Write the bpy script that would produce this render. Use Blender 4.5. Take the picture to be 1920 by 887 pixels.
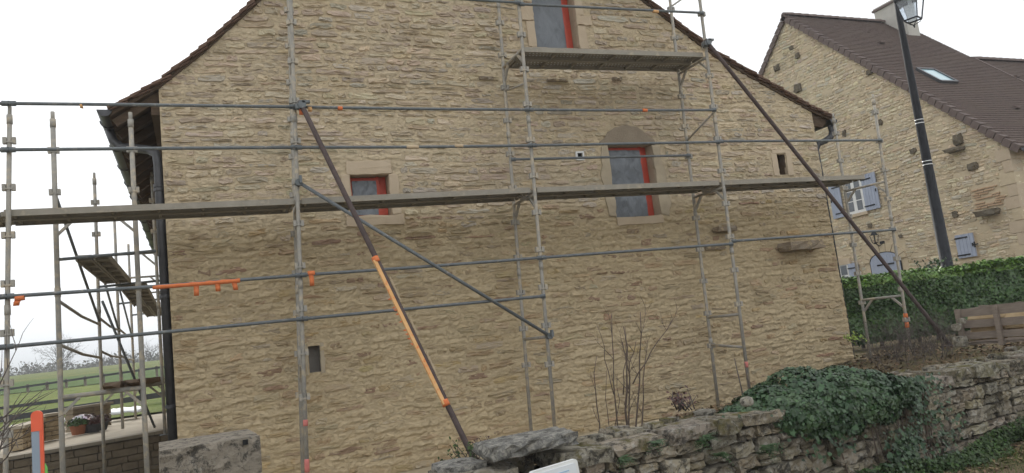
import bpy, math, random
import numpy as np
from mathutils import Vector, Matrix

random.seed(7)
RNG = np.random.default_rng(11)
PI = math.pi
for o in list(bpy.data.objects):
    bpy.data.objects.remove(o)
SC = bpy.context.scene
COL = SC.collection

# ------------------------------------------------------------------ camera
EYE = 1.65
W_PX, H_PX = 1920.0, 887.0
CX, CY = 960.0, 443.5
VX = np.array([4300.0, 245.0]); VZ = np.array([-270.0, -10170.0])      # vanishing points of the gable's long side and of plumb lines
F_PX = math.sqrt(-float((VX - [CX, CY]) @ (VZ - [CX, CY])))
def _cray(p): return np.array([p[0] - CX, p[1] - CY, F_PX])
EX = _cray(VX); EX /= np.linalg.norm(EX)
EZ = _cray(VZ); EZ /= np.linalg.norm(EZ)
EY = np.cross(EZ, EX)
if EY[2] < 0: EY = -EY
cam_d = bpy.data.cameras.new('camera'); cam = bpy.data.objects.new('camera', cam_d); COL.objects.link(cam)
cam_d.sensor_width = 36.0; cam_d.lens = F_PX / W_PX * 36.0
cam_d.clip_start = 0.05; cam_d.clip_end = 20000
cam.matrix_world = Matrix(((EX[0], -EX[1], -EX[2], 0), (EY[0], -EY[1], -EY[2], 0), (EZ[0], -EZ[1], -EZ[2], EYE), (0, 0, 0, 1)))
SC.camera = cam
# ------------------------------------------------------------------ sky, sun, exposure
SUN_AZ, SUN_EL = math.radians(5.6), math.radians(29.0)        # azimuth from +Y towards +X
wd = bpy.data.worlds.new('World'); SC.world = wd; wd.use_nodes = True
nt = wd.node_tree; nt.nodes.clear()
wo = nt.nodes.new('ShaderNodeOutputWorld'); bg = nt.nodes.new('ShaderNodeBackground')
sky = nt.nodes.new('ShaderNodeTexSky'); sky.sky_type = 'NISHITA'; sky.sun_disc = False
sky.sun_elevation = SUN_EL; sky.sun_rotation = SUN_AZ
sky.air_density = 1.0; sky.dust_density = 4.0; sky.ozone_density = 1.0; sky.altitude = 200
hs = nt.nodes.new('ShaderNodeHueSaturation'); hs.inputs['Saturation'].default_value = 0.22
mx = nt.nodes.new('ShaderNodeMix'); mx.data_type = 'RGBA'; mx.inputs['Factor'].default_value = 0.95
mx.inputs[7].default_value = (7.5, 7.72, 7.95, 1)               # an even cover of thin cloud over the clear sky
nz = nt.nodes.new('ShaderNodeTexNoise'); nz.inputs['Scale'].default_value = 2.2; nz.inputs['Detail'].default_value = 5
mr = nt.nodes.new('ShaderNodeMapRange'); mr.inputs['To Min'].default_value = 0.94; mr.inputs['To Max'].default_value = 1.06
ml = nt.nodes.new('ShaderNodeMix'); ml.data_type = 'RGBA'; ml.blend_type = 'MULTIPLY'; ml.inputs['Factor'].default_value = 1.0
nt.links.new(sky.outputs[0], hs.inputs['Color']); nt.links.new(hs.outputs[0], mx.inputs[6])
nt.links.new(nz.outputs[0], mr.inputs[0]); nt.links.new(mx.outputs[2], ml.inputs[6]); nt.links.new(mr.outputs[0], ml.inputs[7])
nt.links.new(ml.outputs[2], bg.inputs['Color']); bg.inputs['Strength'].default_value = 0.1
nt.links.new(bg.outputs[0], wo.inputs['Surface'])
sd = bpy.data.lights.new('sun', 'SUN'); sun = bpy.data.objects.new('sun', sd); COL.objects.link(sun)
sd.energy = 1.3; sd.angle = math.radians(12); sd.color = (1.0, 0.95, 0.87)
sdir = Vector((math.sin(SUN_AZ) * math.cos(SUN_EL), math.cos(SUN_AZ) * math.cos(SUN_EL), math.sin(SUN_EL)))
sun.rotation_euler = sdir.to_track_quat('Z', 'Y').to_euler(); sun.location = (0, 40, 40)
vs = SC.view_settings; vs.view_transform = 'Standard'; vs.look = 'None'; vs.gamma = 1; vs.use_curve_mapping = False
vs.exposure = 0.85
SC.cycles.use_denoising = True
SC.cycles.max_bounces = 6; SC.cycles.diffuse_bounces = 4; SC.cycles.transparent_max_bounces = 8

HAZE = 0.0015
# ------------------------------------------------------------------ survey helpers: sight lines of the photograph met with real planes
def _w(p):
    r = _cray(p); return np.array([r @ EX, r @ EY, r @ EZ])
def at_y(p, Y): r = _w(p); r = r * (Y / r[1]); return Vector((r[0], r[1], r[2] + EYE))
def at_x(p, X): r = _w(p); r = r * (X / r[0]); return Vector((r[0], r[1], r[2] + EYE))
def at_z(p, z): r = _w(p); r = r * ((z - EYE) / r[2]); return Vector((r[0], r[1], z))
def at_d(p, d): r = _w(p) * (d / F_PX); return Vector((r[0], r[1], r[2] + EYE))
def to_px(P):
    P = np.asarray(P, float).reshape(-1, 3) - [0, 0, EYE]
    v = P @ np.array([EX, EY, EZ]); z = np.maximum(v[:, 2], 1e-3)
    return np.stack([CX + F_PX * v[:, 0] / z, CY + F_PX * v[:, 1] / z], 1)

# ------------------------------------------------------------------ numpy noise
_T = np.random.default_rng(5).random((16, 256, 256))
def vn(u, v, s=0):
    u = np.asarray(u, float); v = np.asarray(v, float)
    t = _T[s % 16]
    iu = np.floor(u).astype(int); iv = np.floor(v).astype(int); fu = u - iu; fv = v - iv
    fu = fu * fu * (3 - 2 * fu); fv = fv * fv * (3 - 2 * fv)
    a = t[iu % 256, iv % 256]; b = t[(iu + 1) % 256, iv % 256]; c = t[iu % 256, (iv + 1) % 256]; d = t[(iu + 1) % 256, (iv + 1) % 256]
    return (a * (1 - fu) + b * fu) * (1 - fv) * 2 + (c * (1 - fu) + d * fu) * fv * 2 - 1
def sst(a, b, x):
    t = np.clip((x - a) / (b - a), 0, 1); return t * t * (3 - 2 * t)

# ------------------------------------------------------------------ materials
MATS = {}
class NT:
    def __init__(s, name, rough=0.8, spec=0.25, metal=0.0):
        m = bpy.data.materials.new(name); m.use_nodes = True; s.m = m; s.t = m.node_tree
        s.b = s.t.nodes['Principled BSDF']; s.b.inputs['Roughness'].default_value = rough
        s.b.inputs['Specular IOR Level'].default_value = spec; s.b.inputs['Metallic'].default_value = metal
        MATS[name] = m
    def n(s, typ, **kw):
        nd = s.t.nodes.new(typ)
        for k, v in kw.items():
            if k.startswith('_'): setattr(nd, k[1:], v)
            else: nd.inputs[k.replace('__', ' ')].default_value = v
        return nd
    def l(s, a, b): s.t.links.new(a, b)
    def pos(s, scale=(1, 1, 1)):
        g = s.n('ShaderNodeNewGeometry'); mp = s.n('ShaderNodeMapping'); mp.inputs['Scale'].default_value = scale
        s.l(g.outputs['Position'], mp.inputs[0]); return mp.outputs[0]
    def noise(s, scale=5, detail=4, rough=0.6, stretch=None, dist=0.0):
        nd = s.n('ShaderNodeTexNoise', Scale=scale, Detail=detail, Roughness=rough, Distortion=dist)
        s.l(s.pos(stretch or (1, 1, 1)), nd.inputs['Vector']); return nd.outputs['Fac']
    def ramp(s, fac, stops):
        r = s.n('ShaderNodeValToRGB'); e = r.color_ramp.elements
        while len(e) < len(stops): e.new(0.5)
        for i, (p, c) in enumerate(stops):
            e[i].position = p; e[i].color = (c if hasattr(c, '__len__') else (c, c, c)) + (1,) if hasattr(c, '__len__') else (c, c, c, 1)
        s.l(fac, r.inputs[0]); return r.outputs[0]
    def mix(s, fac, a, b, blend='MIX'):
        m = s.n('ShaderNodeMix'); m.data_type = 'RGBA'; m.blend_type = blend
        for v, i in ((fac, 0), (a, 6), (b, 7)):
            if hasattr(v, 'links'): s.l(v, m.inputs[i])
            elif hasattr(v, '__len__'): m.inputs[i].default_value = tuple(v)[:3] + (1,)
            else: m.inputs[i].default_value = v if i == 0 else (v, v, v, 1)
        return m.outputs[2]
    def tint(s):
        a = s.n('ShaderNodeAttribute'); a.attribute_name = 'tint'; return a.outputs['Color']
    def color(s, c):
        if hasattr(c, 'links'): s.l(c, s.b.inputs['Base Color'])
        else: s.b.inputs['Base Color'].default_value = tuple(c)[:3] + (1,)
        return s
    def bump(s, *hs):
        prev = None
        for h, st, d in hs:
            b = s.n('ShaderNodeBump', Strength=st, Distance=d); s.l(h, b.inputs['Height'])
            if prev: s.l(prev, b.inputs['Normal'])
            prev = b.outputs[0]
        s.l(prev, s.b.inputs['Normal']); return s

def simple(name, c1, c2=None, scale=6, rough=0.7, spec=0.25, metal=0.0, bump=0.0, bscale=40, stretch=None, dirt=None):
    m = NT(name, rough, spec, metal)
    if c2 is None: c2 = tuple(x * 0.8 for x in c1)
    c = m.ramp(m.noise(scale, 5, 0.6, stretch), [(0.3, c1), (0.7, c2)])
    if dirt: c = m.mix(m.ramp(m.noise(dirt[0], 6, 0.7), [(dirt[1], 0.0), (dirt[1] + 0.12, 1.0)]), c, dirt[2])
    m.color(c)
    if bump: m.bump((m.noise(bscale, 6, 0.7, stretch), bump, 0.02))
    return m

def wet_mask(m, z0, amp=0.5):
    """1 below the level up to which the fresh mortar is still damp"""
    g = m.n('ShaderNodeNewGeometry'); sp = m.n('ShaderNodeSeparateXYZ'); m.l(g.outputs['Position'], sp.inputs[0])
    mx_ = m.n('ShaderNodeMath', _operation='MULTIPLY_ADD'); m.l(m.noise(1.1, 4, 0.6), mx_.inputs[0]); mx_.inputs[1].default_value = amp
    m.l(sp.outputs[2], mx_.inputs[2])
    mr_ = m.n('ShaderNodeMapRange'); mr_.interpolation_type = 'SMOOTHSTEP'
    mr_.inputs['From Min'].default_value = z0 + amp * 0.5 - 0.22; mr_.inputs['From Max'].default_value = z0 + amp * 0.5 + 0.3
    mr_.inputs['To Min'].default_value = 1; mr_.inputs['To Max'].default_value = 0
    m.l(mx_.outputs[0], mr_.inputs[0]); return mr_.outputs[0]

DRY = (0.64, 0.52, 0.345); DAMP = (0.61, 0.485, 0.305)
m = NT('lime_mortar', 0.92, 0.15)
mott = m.noise(7, 6, 0.65); fine = m.noise(70, 5, 0.7)
dry = m.mix(m.ramp(mott, [(0.3, 0.0), (0.7, 1.0)]), DRY, (0.60, 0.485, 0.325))
dmp = m.mix(m.ramp(mott, [(0.3, 0.0), (0.7, 1.0)]), DAMP, (0.565, 0.45, 0.28))
patchy = m.ramp(m.noise(0.9, 5, 0.65), [(0.35, 0.0), (0.65, 1.0)])
dry = m.mix(patchy, dry, (0.59, 0.49, 0.345)); dmp = m.mix(patchy, dmp, (0.575, 0.46, 0.295))
m.color(m.mix(m.ramp(fine, [(0.4, 0.0), (0.85, 0.12)]), m.mix(wet_mask(m, 3.35), dry, dmp), (0.2, 0.15, 0.09)))
crk = m.ramp(m.noise(7.5, 3, 0.6, (1, 1, 2.6), 1.6), [(0.455, 1.0), (0.497, 0.0), (0.50, 0.0), (0.515, 1.0)])
crk2 = m.ramp(m.noise(12, 3, 0.6, (1, 1, 2.2), 1.2), [(0.46, 1.0), (0.50, 0.0), (0.515, 1.0)])
m.bump((m.noise(22, 6, 0.72, (1, 1, 2.0), 0.8), 0.5, 0.02), (crk, 0.7, 0.016), (crk2, 0.5, 0.010), (fine, 0.25, 0.006))
def stone_mat(name, smear, bump=0.7, wet=None, dark=(0.32, 0.26, 0.205)):
    m = NT(name, 0.9, 0.15)
    t = m.tint()
    c = m.mix(m.ramp(m.noise(14, 6, 0.7, (1, 1, 2.2)), [(0.48, 0.0), (0.78, 0.16)]), t, dark, 'MIX')
    c = m.mix(m.ramp(m.noise(5, 3, 0.6), [(0.5, 0.0), (0.72, 0.4)]), c, (0.60, 0.55, 0.47))
    if wet:
        sm = m.ramp(m.noise(9, 5, 0.7, (1, 1, 1.6)), [(smear, 0.0), (smear + 0.07, 1.0)])
        mc = m.mix(wet_mask(m, wet), DRY, DAMP); c = m.mix(sm, c, mc)
        c = m.mix(wet_mask(m, wet), c, m.mix(0.25, c, (0.62, 0.52, 0.40), 'MULTIPLY'))
    m.color(c)
    m.bump((m.noise(17, 7, 0.78, (1, 1, 2.8), 1.2), bump, 0.045), (m.ramp(m.noise(11, 4, 0.65, (1, 1, 2.6), 1.6), [(0.46, 1.0), (0.5, 0.0), (0.515, 1.0)]), 0.6 * bump, 0.02), (m.noise(80, 4, 0.7), 0.3, 0.006))
stone_mat('facade_stone', 0.55, 0.7, 3.35)
stone_mat('farmhouse_stone', 0.6, 0.3)
simple('farmhouse_mortar', (0.56, 0.465, 0.32), (0.49, 0.40, 0.275), 4, 0.9, bump=0.5, bscale=30)
simple('dressed_stone', (0.52, 0.425, 0.31), (0.46, 0.365, 0.26), 5, 0.88, bump=0.25, bscale=45, dirt=(9, 0.62, (0.46, 0.33, 0.24)))
simple('patch_mortar', (0.30, 0.245, 0.18), (0.24, 0.195, 0.145), 6, 0.92, bump=0.5, bscale=30)
simple('smooth_render', (0.46, 0.385, 0.275), (0.37, 0.31, 0.225), 5, 0.9, bump=0.35, bscale=25)
simple('red_paint', (0.50, 0.075, 0.04), (0.42, 0.06, 0.035), 8, 0.5, 0.4)
m = NT('plastic_sheet', 0.28, 0.6)
m.color(m.ramp(m.noise(3, 4, 0.6, (1, 1, 0.6), 1.0), [(0.3, (0.10, 0.112, 0.126)), (0.7, (0.145, 0.16, 0.178))])); m.bump((m.noise(5, 4, 0.6, (1, 1, 0.5), 1.5), 0.5, 0.05))
simple('galvanised', (0.115, 0.128, 0.135), (0.165, 0.18, 0.185), 14, 0.6, 0.35, 0.25, dirt=(16, 0.57, (0.33, 0.30, 0.26)))
simple('galvanised_splashed', (0.38, 0.355, 0.31), (0.28, 0.27, 0.245), 11, 0.75, 0.3, 0.1, dirt=(9, 0.5, (0.47, 0.40, 0.30)))
simple('deck_steel', (0.33, 0.30, 0.25), (0.25, 0.23, 0.19), 6, 0.7, 0.3, 0.2, bump=0.2, bscale=30, dirt=(6, 0.55, (0.40, 0.345, 0.27)))
simple('hole_dark', (0.02, 0.02, 0.02), None, 5, 0.9)
simple('rust_tube', (0.062, 0.045, 0.042), (0.10, 0.072, 0.066), 12, 0.75, 0.3, bump=0.2, dirt=(14, 0.62, (0.16, 0.115, 0.10)))
simple('orange_film', (0.70, 0.20, 0.065), (0.58, 0.15, 0.05), 16, 0.65, 0.3, dirt=(18, 0.58, (0.45, 0.2, 0.12)))
simple('orange_board', (0.68, 0.41, 0.19), (0.60, 0.32, 0.12), 9, 0.7, bump=0.2, bscale=30, dirt=(14, 0.54, (0.66, 0.19, 0.06)))
simple('pale_splinter', (0.55, 0.44, 0.30), (0.45, 0.34, 0.22), 9, 0.8)
simple('pink_spray', (0.62, 0.2, 0.17), (0.5, 0.17, 0.15), 20, 0.7)
simple('zinc_dark', (0.055, 0.055, 0.06), (0.085, 0.083, 0.085), 5, 0.5, 0.4, 0.3)
simple('clay_tile', (0.115, 0.068, 0.048), (0.165, 0.105, 0.075), 9, 0.85, bump=0.5, dirt=(6, 0.6, (0.09, 0.07, 0.055)))
simple('roof_timber', (0.075, 0.05, 0.032), (0.11, 0.075, 0.048), 6, 0.8, bump=0.3, stretch=(1, 6, 6))
m = NT('brown_tile', 0.88, 0.12)
tc_ = m.mix(m.ramp(m.noise(14, 3, 0.6, (1.0, 1, 1)), [(0.35, 0.0), (0.7, 1.0)]), (0.082, 0.060, 0.052), (0.125, 0.088, 0.074))
m.color(m.mix(m.ramp(m.noise(0.9, 6, 0.7), [(0.42, 0.0), (0.72, 0.6)]), tc_, (0.12, 0.09, 0.07))); m.bump((m.noise(30, 4), 0.3, 0.02))
simple('verge_tile', (0.115, 0.085, 0.075), (0.155, 0.115, 0.10), 7, 0.8, bump=0.3)
simple('chimney_render', (0.50, 0.48, 0.43), (0.43, 0.41, 0.37), 3, 0.9, bump=0.2)
m = NT('roof_glass', 0.06, 0.9); m.color((0.30, 0.46, 0.50))
m = NT('window_glass', 0.05, 0.9); m.color((0.05, 0.06, 0.07))
simple('shutter_blue', (0.36, 0.40, 0.49), (0.32, 0.355, 0.45), 5, 0.6, bump=0.1)
simple('white_paint', (0.74, 0.74, 0.72), (0.66, 0.66, 0.65), 5, 0.5, 0.4)
simple('black_iron', (0.012, 0.013, 0.016), (0.019, 0.020, 0.024), 8, 0.6, 0.22)
simple('silver_band', (0.6, 0.6, 0.6), None, 8, 0.3, 0.5, 0.8)
m = NT('lantern_glass', 0.08, 0.5); m.color((0.9, 0.95, 1.0)); m.b.inputs['Transmission Weight'].default_value = 0.85; m.b.inputs['IOR'].default_value = 1.1
simple('blue_label', (0.30, 0.5, 0.68), None, 8, 0.5)
def rock_mat(name, base, base2, moss=0.62, lich=0.5, black=0.54, sc=1.0):
    m = NT(name, 0.93, 0.15)
    t = m.mix(m.ramp(m.noise(5, 5, 0.65), [(0.3, 0.0), (0.7, 1.0)]), base, base2)
    t = m.mix(1.0, t, m.tint(), 'MULTIPLY')
    t = m.mix(m.ramp(m.noise(13 * sc, 7, 0.75), [(lich, 0.0), (lich + 0.10, 0.75)]), t, (0.37, 0.35, 0.305))
    t = m.mix(m.ramp(m.noise(7.5 * sc, 9, 0.82, None, 0.4), [(black, 0.0), (black + 0.08, 0.9)]), t, (0.05, 0.046, 0.04))
    g = m.n('ShaderNodeNewGeometry'); sp = m.n('ShaderNodeSeparateXYZ'); m.l(g.outputs['Normal'], sp.inputs[0])
    up = m.n('ShaderNodeMapRange'); up.inputs['From Min'].default_value = -0.3; up.inputs['From Max'].default_value = 0.9; up.inputs['To Min'].default_value = 0.35
    m.l(sp.outputs[2], up.inputs[0])
    ms = m.n('ShaderNodeMath', _operation='MULTIPLY'); m.l(up.outputs[0], ms.inputs[0]); m.l(m.ramp(m.noise(5, 6, 0.7), [(moss, 0.0), (moss + 0.1, 1.0)]), ms.inputs[1])
    t = m.mix(ms.outputs[0], t, m.ramp(m.noise(30, 3), [(0.3, (0.07, 0.066, 0.018)), (0.7, (0.13, 0.105, 0.036))]))
    m.color(t); m.bump((m.noise(9, 8, 0.72), 0.8, 0.05), (m.noise(50, 5, 0.7), 0.35, 0.01))
rock_mat('wall_rock', (0.31, 0.275, 0.215), (0.215, 0.187, 0.145), 0.60, 0.5, 0.505, 1.2)
rock_mat('coping_rock', (0.26, 0.235, 0.195), (0.18, 0.16, 0.13), 0.52, 0.5, 0.49, 1.3)
rock_mat('cap_slab', (0.22, 0.215, 0.20), (0.15, 0.145, 0.135), 0.75, 0.47, 0.515, 1.7)
rock_mat('old_concrete', (0.20, 0.18, 0.155), (0.155, 0.14, 0.12), 0.72, 0.57, 0.50, 1.5)
simple('wall_earth', (0.045, 0.037, 0.026), (0.07, 0.06, 0.04), 9, 0.95, bump=0.8, bscale=30, dirt=(5, 0.6, (0.05, 0.055, 0.018)))
def leaf_mat(name, stops, rough=0.5, spec=0.35, trans=0.12):
    m = NT(name, rough, spec)
    m.color(m.mix(1.0, m.ramp(m.noise(2.5, 4, 0.7), stops), m.tint(), 'MULTIPLY'))
leaf_mat('ivy_leaf', [(0.3, (0.022, 0.050, 0.021)), (0.55, (0.034, 0.068, 0.026)), (0.75, (0.055, 0.090, 0.034))], 0.42, 0.4)
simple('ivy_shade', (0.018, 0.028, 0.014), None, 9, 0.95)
leaf_mat('hedge_leaf', [(0.3, (0.045, 0.088, 0.026)), (0.7, (0.075, 0.14, 0.036))], 0.4, 0.45)
leaf_mat('weed_leaf', [(0.3, (0.028, 0.055, 0.015)), (0.7, (0.06, 0.10, 0.026))], 0.6)
leaf_mat('fern_leaf', [(0.3, (0.03, 0.06, 0.022)), (0.7, (0.05, 0.09, 0.032))], 0.5)
leaf_mat('bright_leaf', [(0.3, (0.25, 0.35, 0.06)), (0.7, (0.32, 0.42, 0.08))], 0.5)
leaf_mat('red_leaf', [(0.3, (0.07, 0.035, 0.035)), (0.7, (0.11, 0.06, 0.05))], 0.6)
leaf_mat('petal', [(0.3, (0.75, 0.72, 0.74)), (0.7, (0.62, 0.55, 0.6))], 0.6)
leaf_mat('litter', [(0.3, (0.13, 0.09, 0.05)), (0.7, (0.22, 0.16, 0.09))], 0.8)
leaf_mat('thicket', [(0.3, (0.075, 0.066, 0.05)), (0.7, (0.10, 0.10, 0.06))], 0.9)
leaf_mat('grass_blade', [(0.3, (0.055, 0.085, 0.02)), (0.7, (0.11, 0.13, 0.035))], 0.6)
simple('twig_bark', (0.10, 0.075, 0.058), (0.155, 0.12, 0.095), 20, 0.85)
simple('twig_grey', (0.085, 0.07, 0.062), (0.125, 0.105, 0.095), 20, 0.9)
simple('far_bark', (0.075, 0.066, 0.06), (0.11, 0.10, 0.09), 3, 0.9)
simple('weathered_wood', (0.19, 0.15, 0.12), (0.26, 0.215, 0.175), 8, 0.85, bump=0.5, stretch=(1, 1, 5))
simple('split_wood', (0.55, 0.42, 0.25), (0.42, 0.30, 0.17), 8, 0.8, bump=0.4, dirt=(7, 0.55, (0.16, 0.10, 0.06)))
simple('grey_timber', (0.23, 0.205, 0.17), (0.16, 0.14, 0.115), 8, 0.85, bump=0.3)
simple('brown_timber', (0.17, 0.115, 0.07), (0.11, 0.075, 0.05), 6, 0.9, bump=0.5)
simple('terrace_stone', (0.25, 0.205, 0.145), (0.19, 0.155, 0.11), 7, 0.9, bump=0.6)
simple('terrace_mortar', (0.19, 0.165, 0.125), (0.15, 0.13, 0.10), 7, 0.95, bump=0.4)
simple('planter_stone', (0.42, 0.33, 0.21), (0.32, 0.25, 0.16), 7, 0.9, bump=0.6)
simple('paving', (0.42, 0.37, 0.29), (0.36, 0.31, 0.24), 2, 0.9, bump=0.2)
simple('coping_concrete', (0.25, 0.22, 0.17), (0.30, 0.265, 0.21), 3, 0.9, bump=0.2)
simple('white_cover', (0.72, 0.74, 0.76), (0.62, 0.65, 0.67), 3, 0.6)
simple('terracotta', (0.32, 0.13, 0.07), (0.27, 0.11, 0.06), 6, 0.8)
simple('slate_dark', (0.05, 0.05, 0.055), (0.08, 0.08, 0.085), 6, 0.8)
simple('slot_board', (0.16, 0.145, 0.125), (0.22, 0.2, 0.175), 7, 0.9)
simple('post_grey', (0.25, 0.30, 0.36), (0.22, 0.27, 0.33), 6, 0.5, 0.4)
simple('post_orange', (0.72, 0.12, 0.055), (0.62, 0.10, 0.045), 6, 0.5, 0.4)
simple('tag_green', (0.16, 0.50, 0.10), None, 6, 0.5, 0.4)
simple('old_brick', (0.45, 0.29, 0.185), (0.52, 0.38, 0.25), 9, 0.9, bump=0.3)
simple('dark_stone_hole_shade', (0.10, 0.085, 0.06), (0.16, 0.13, 0.09), 9, 0.95, bump=0.6)
simple('dead_stem', (0.24, 0.19, 0.12), (0.18, 0.14, 0.09), 6, 0.9)

m = NT('ground_soil', 0.95, 0.1)
g_ = m.mix(m.ramp(m.noise(1.4, 6, 0.7), [(0.42, 0.0), (0.6, 1.0)]), (0.15, 0.115, 0.075), (0.075, 0.08, 0.035))
m.color(m.mix(m.ramp(m.noise(18, 5, 0.7), [(0.4, 0.0), (0.7, 0.6)]), g_, (0.16, 0.12, 0.065))); m.bump((m.noise(14, 6, 0.7), 0.6, 0.05))
m = NT('lawn_grass', 0.9, 0.15)
m.color(m.mix(m.ramp(m.noise(0.9, 6, 0.75), [(0.35, 0.0), (0.65, 1.0)]), (0.10, 0.15, 0.024), (0.19, 0.215, 0.045))); m.bump((m.noise(5, 6, 0.8), 0.8, 0.2))
m = NT('crop_green', 0.9, 0.15)
c_ = m.mix(m.ramp(m.noise(0.35, 6, 0.75), [(0.35, 0.0), (0.65, 1.0)]), (0.065, 0.13, 0.02), (0.11, 0.185, 0.03))
g = m.n('ShaderNodeNewGeometry'); sp = m.n('ShaderNodeSeparateXYZ'); m.l(g.outputs['Position'], sp.inputs[0])
far_ = m.n('ShaderNodeMapRange'); far_.inputs['From Min'].default_value = 62; far_.inputs['From Max'].default_value = 70; m.l(sp.outputs[1], far_.inputs[0])
yl = m.mix(m.ramp(m.noise(0.8, 6, 0.8, (1, 0.6, 1)), [(0.45, 0.0), (0.62, 1.0)]), (0.12, 0.165, 0.03), (0.26, 0.25, 0.06))
m.color(m.mix(m.ramp(m.noise(3, 5, 0.7, (0.15, 1, 1)), [(0.4, 0.0), (0.7, 0.5)]), m.mix(far_.outputs[0], c_, yl), (0.05, 0.075, 0.02))); m.bump((m.noise(2.5, 6, 0.8), 0.9, 0.4))
simple('far_hill', (0.06, 0.085, 0.05), (0.10, 0.11, 0.07), 0.01, 0.95)

# ------------------------------------------------------------------ mesh helpers
def link(o, parent=None):
    COL.objects.link(o)
    if parent is not None:
        o.parent = parent
        if parent.type == 'EMPTY': o.location = -Vector(parent.location)
    return o
def tag(o, label=None, cat=None, group=None, kind=None):
    if label: o['label'] = label
    if cat: o['category'] = cat
    if group: o['group'] = group
    if kind: o['kind'] = kind
    return o
def thing(name, loc, label, cat, group=None):
    o = bpy.data.objects.new(name, None); o.empty_display_size = 0.2; COL.objects.link(o); o.location = loc
    return tag(o, label, cat, group)
def mk(name, V, Fc, mat, parent=None, smooth=False, tint=None, kind=None):
    me = bpy.data.meshes.new(name)
    me.from_pydata(V if isinstance(V, list) else V.tolist(), [], Fc if isinstance(Fc, list) else Fc.tolist())
    me.materials.append(MATS[mat])
    if smooth: me.polygons.foreach_set('use_smooth', np.ones(len(me.polygons), bool))
    if tint is not None:
        a = me.color_attributes.new('tint', 'FLOAT_COLOR', 'POINT')
        tt = np.ones((len(me.vertices), 4), np.float32); tt[:, :3] = np.asarray(tint, np.float32)
        a.data.foreach_set('color', tt.ravel())
    me.update()
    o = bpy.data.objects.new(name, me); link(o, parent)
    if kind: o['kind'] = kind
    return o
def fastmesh(name, V, Fq, mat, parent=None, smooth=False, tint=None, kind=None):
    """V (n,3), Fq (m,k) arrays"""
    me = bpy.data.meshes.new(name); V = np.asarray(V, np.float32); Fq = np.asarray(Fq, np.int32); k = Fq.shape[1]
    me.vertices.add(len(V)); me.vertices.foreach_set('co', V.ravel())
    me.loops.add(Fq.size); me.loops.foreach_set('vertex_index', Fq.ravel())
    me.polygons.add(len(Fq)); me.polygons.foreach_set('loop_start', np.arange(0, Fq.size, k, dtype=np.int32))
    if smooth: me.polygons.foreach_set('use_smooth', np.ones(len(Fq), bool))
    me.update(calc_edges=True); me.validate()
    me.materials.append(MATS[mat])
    if tint is not None:
        a = me.color_attributes.new('tint', 'FLOAT_COLOR', 'POINT')
        tt = np.ones((len(V), 4), np.float32); tt[:, :3] = tint
        a.data.foreach_set('color', tt.ravel())
    o = bpy.data.objects.new(name, me); link(o, parent)
    if kind: o['kind'] = kind
    return o
class MB:
    def __init__(s): s.v = []; s.f = []
    def add(s, V, Fc):
        b = len(s.v); s.v += [tuple(x) for x in V]; s.f += [tuple(i + b for i in q) for q in Fc]; return s
    def box(s, c, size, rot=None):
        hx, hy, hz = [x / 2 for x in size]
        P = [Vector((x, y, z)) for x in (-hx, hx) for y in (-hy, hy) for z in (-hz, hz)]
        if rot is not None: P = [rot @ p for p in P]
        c = Vector(c)
        return s.add([p + c for p in P], [(0, 1, 3, 2), (4, 6, 7, 5), (0, 4, 5, 1), (2, 3, 7, 6), (0, 2, 6, 4), (1, 5, 7, 3)])
    def bar(s, p0, p1, w, h, up=(0, 0, 1)):
        p0 = Vector(p0); p1 = Vector(p1); d = (p1 - p0); L = d.length; d.normalize()
        sd_ = d.cross(Vector(up))
        if sd_.length < 1e-4: sd_ = d.cross(Vector((0, 1, 0)))
        sd_.normalize(); u = sd_.cross(d)
        R = Matrix((d, sd_, u)).transposed()
        return s.box((p0 + p1) / 2, (L, w, h), R)
    def path(s, pts, rad, n=8, caps=True):
        pts = [Vector(p) for p in pts]; rad = rad if hasattr(rad, '__len__') else [rad] * len(pts)
        b = len(s.v); prev = None
        for i, p in enumerate(pts):
            d = (pts[min(i + 1, len(pts) - 1)] - pts[max(i - 1, 0)]).normalized()
            if prev is None:
                a = d.cross(Vector((0, 0, 1)));
                if a.length < 0.05: a = d.cross(Vector((0, 1, 0)))
            else: a = prev - d * prev.dot(d)
            a.normalize(); prev = a; c = d.cross(a)
            for k in range(n):
                t = 2 * PI * k / n
                s.v.append(tuple(p + (a * math.cos(t) + c * math.sin(t)) * rad[i]))
        for i in range(len(pts) - 1):
            for k in range(n):
                q = b + i * n; s.f.append((q + k, q + (k + 1) % n, q + n + (k + 1) % n, q + n + k))
        if caps:
            s.f.append(tuple(b + k for k in range(n))[::-1]); e = b + (len(pts) - 1) * n; s.f.append(tuple(e + k for k in range(n)))
        return s
    def prism(s, poly, y0, y1):
        """poly of (x,z), extruded along y"""
        n = len(poly); V = [(x, y0, z) for x, z in poly] + [(x, y1, z) for x, z in poly]
        return s.add(V, [tuple(range(n)), tuple(range(2 * n - 1, n - 1, -1))] + [(i, i + n, (i + 1) % n + n, (i + 1) % n) for i in range(n)])
    def build(s, name, mat, parent=None, smooth=False, kind=None, tint=None):
        return mk(name, s.v, s.f, mat, parent, smooth, tint, kind)
def copy_mesh_obj(src, name, parent=None):
    o = src.copy(); o.name = name; COL.objects.link(o); o.parent = parent; return o

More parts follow.
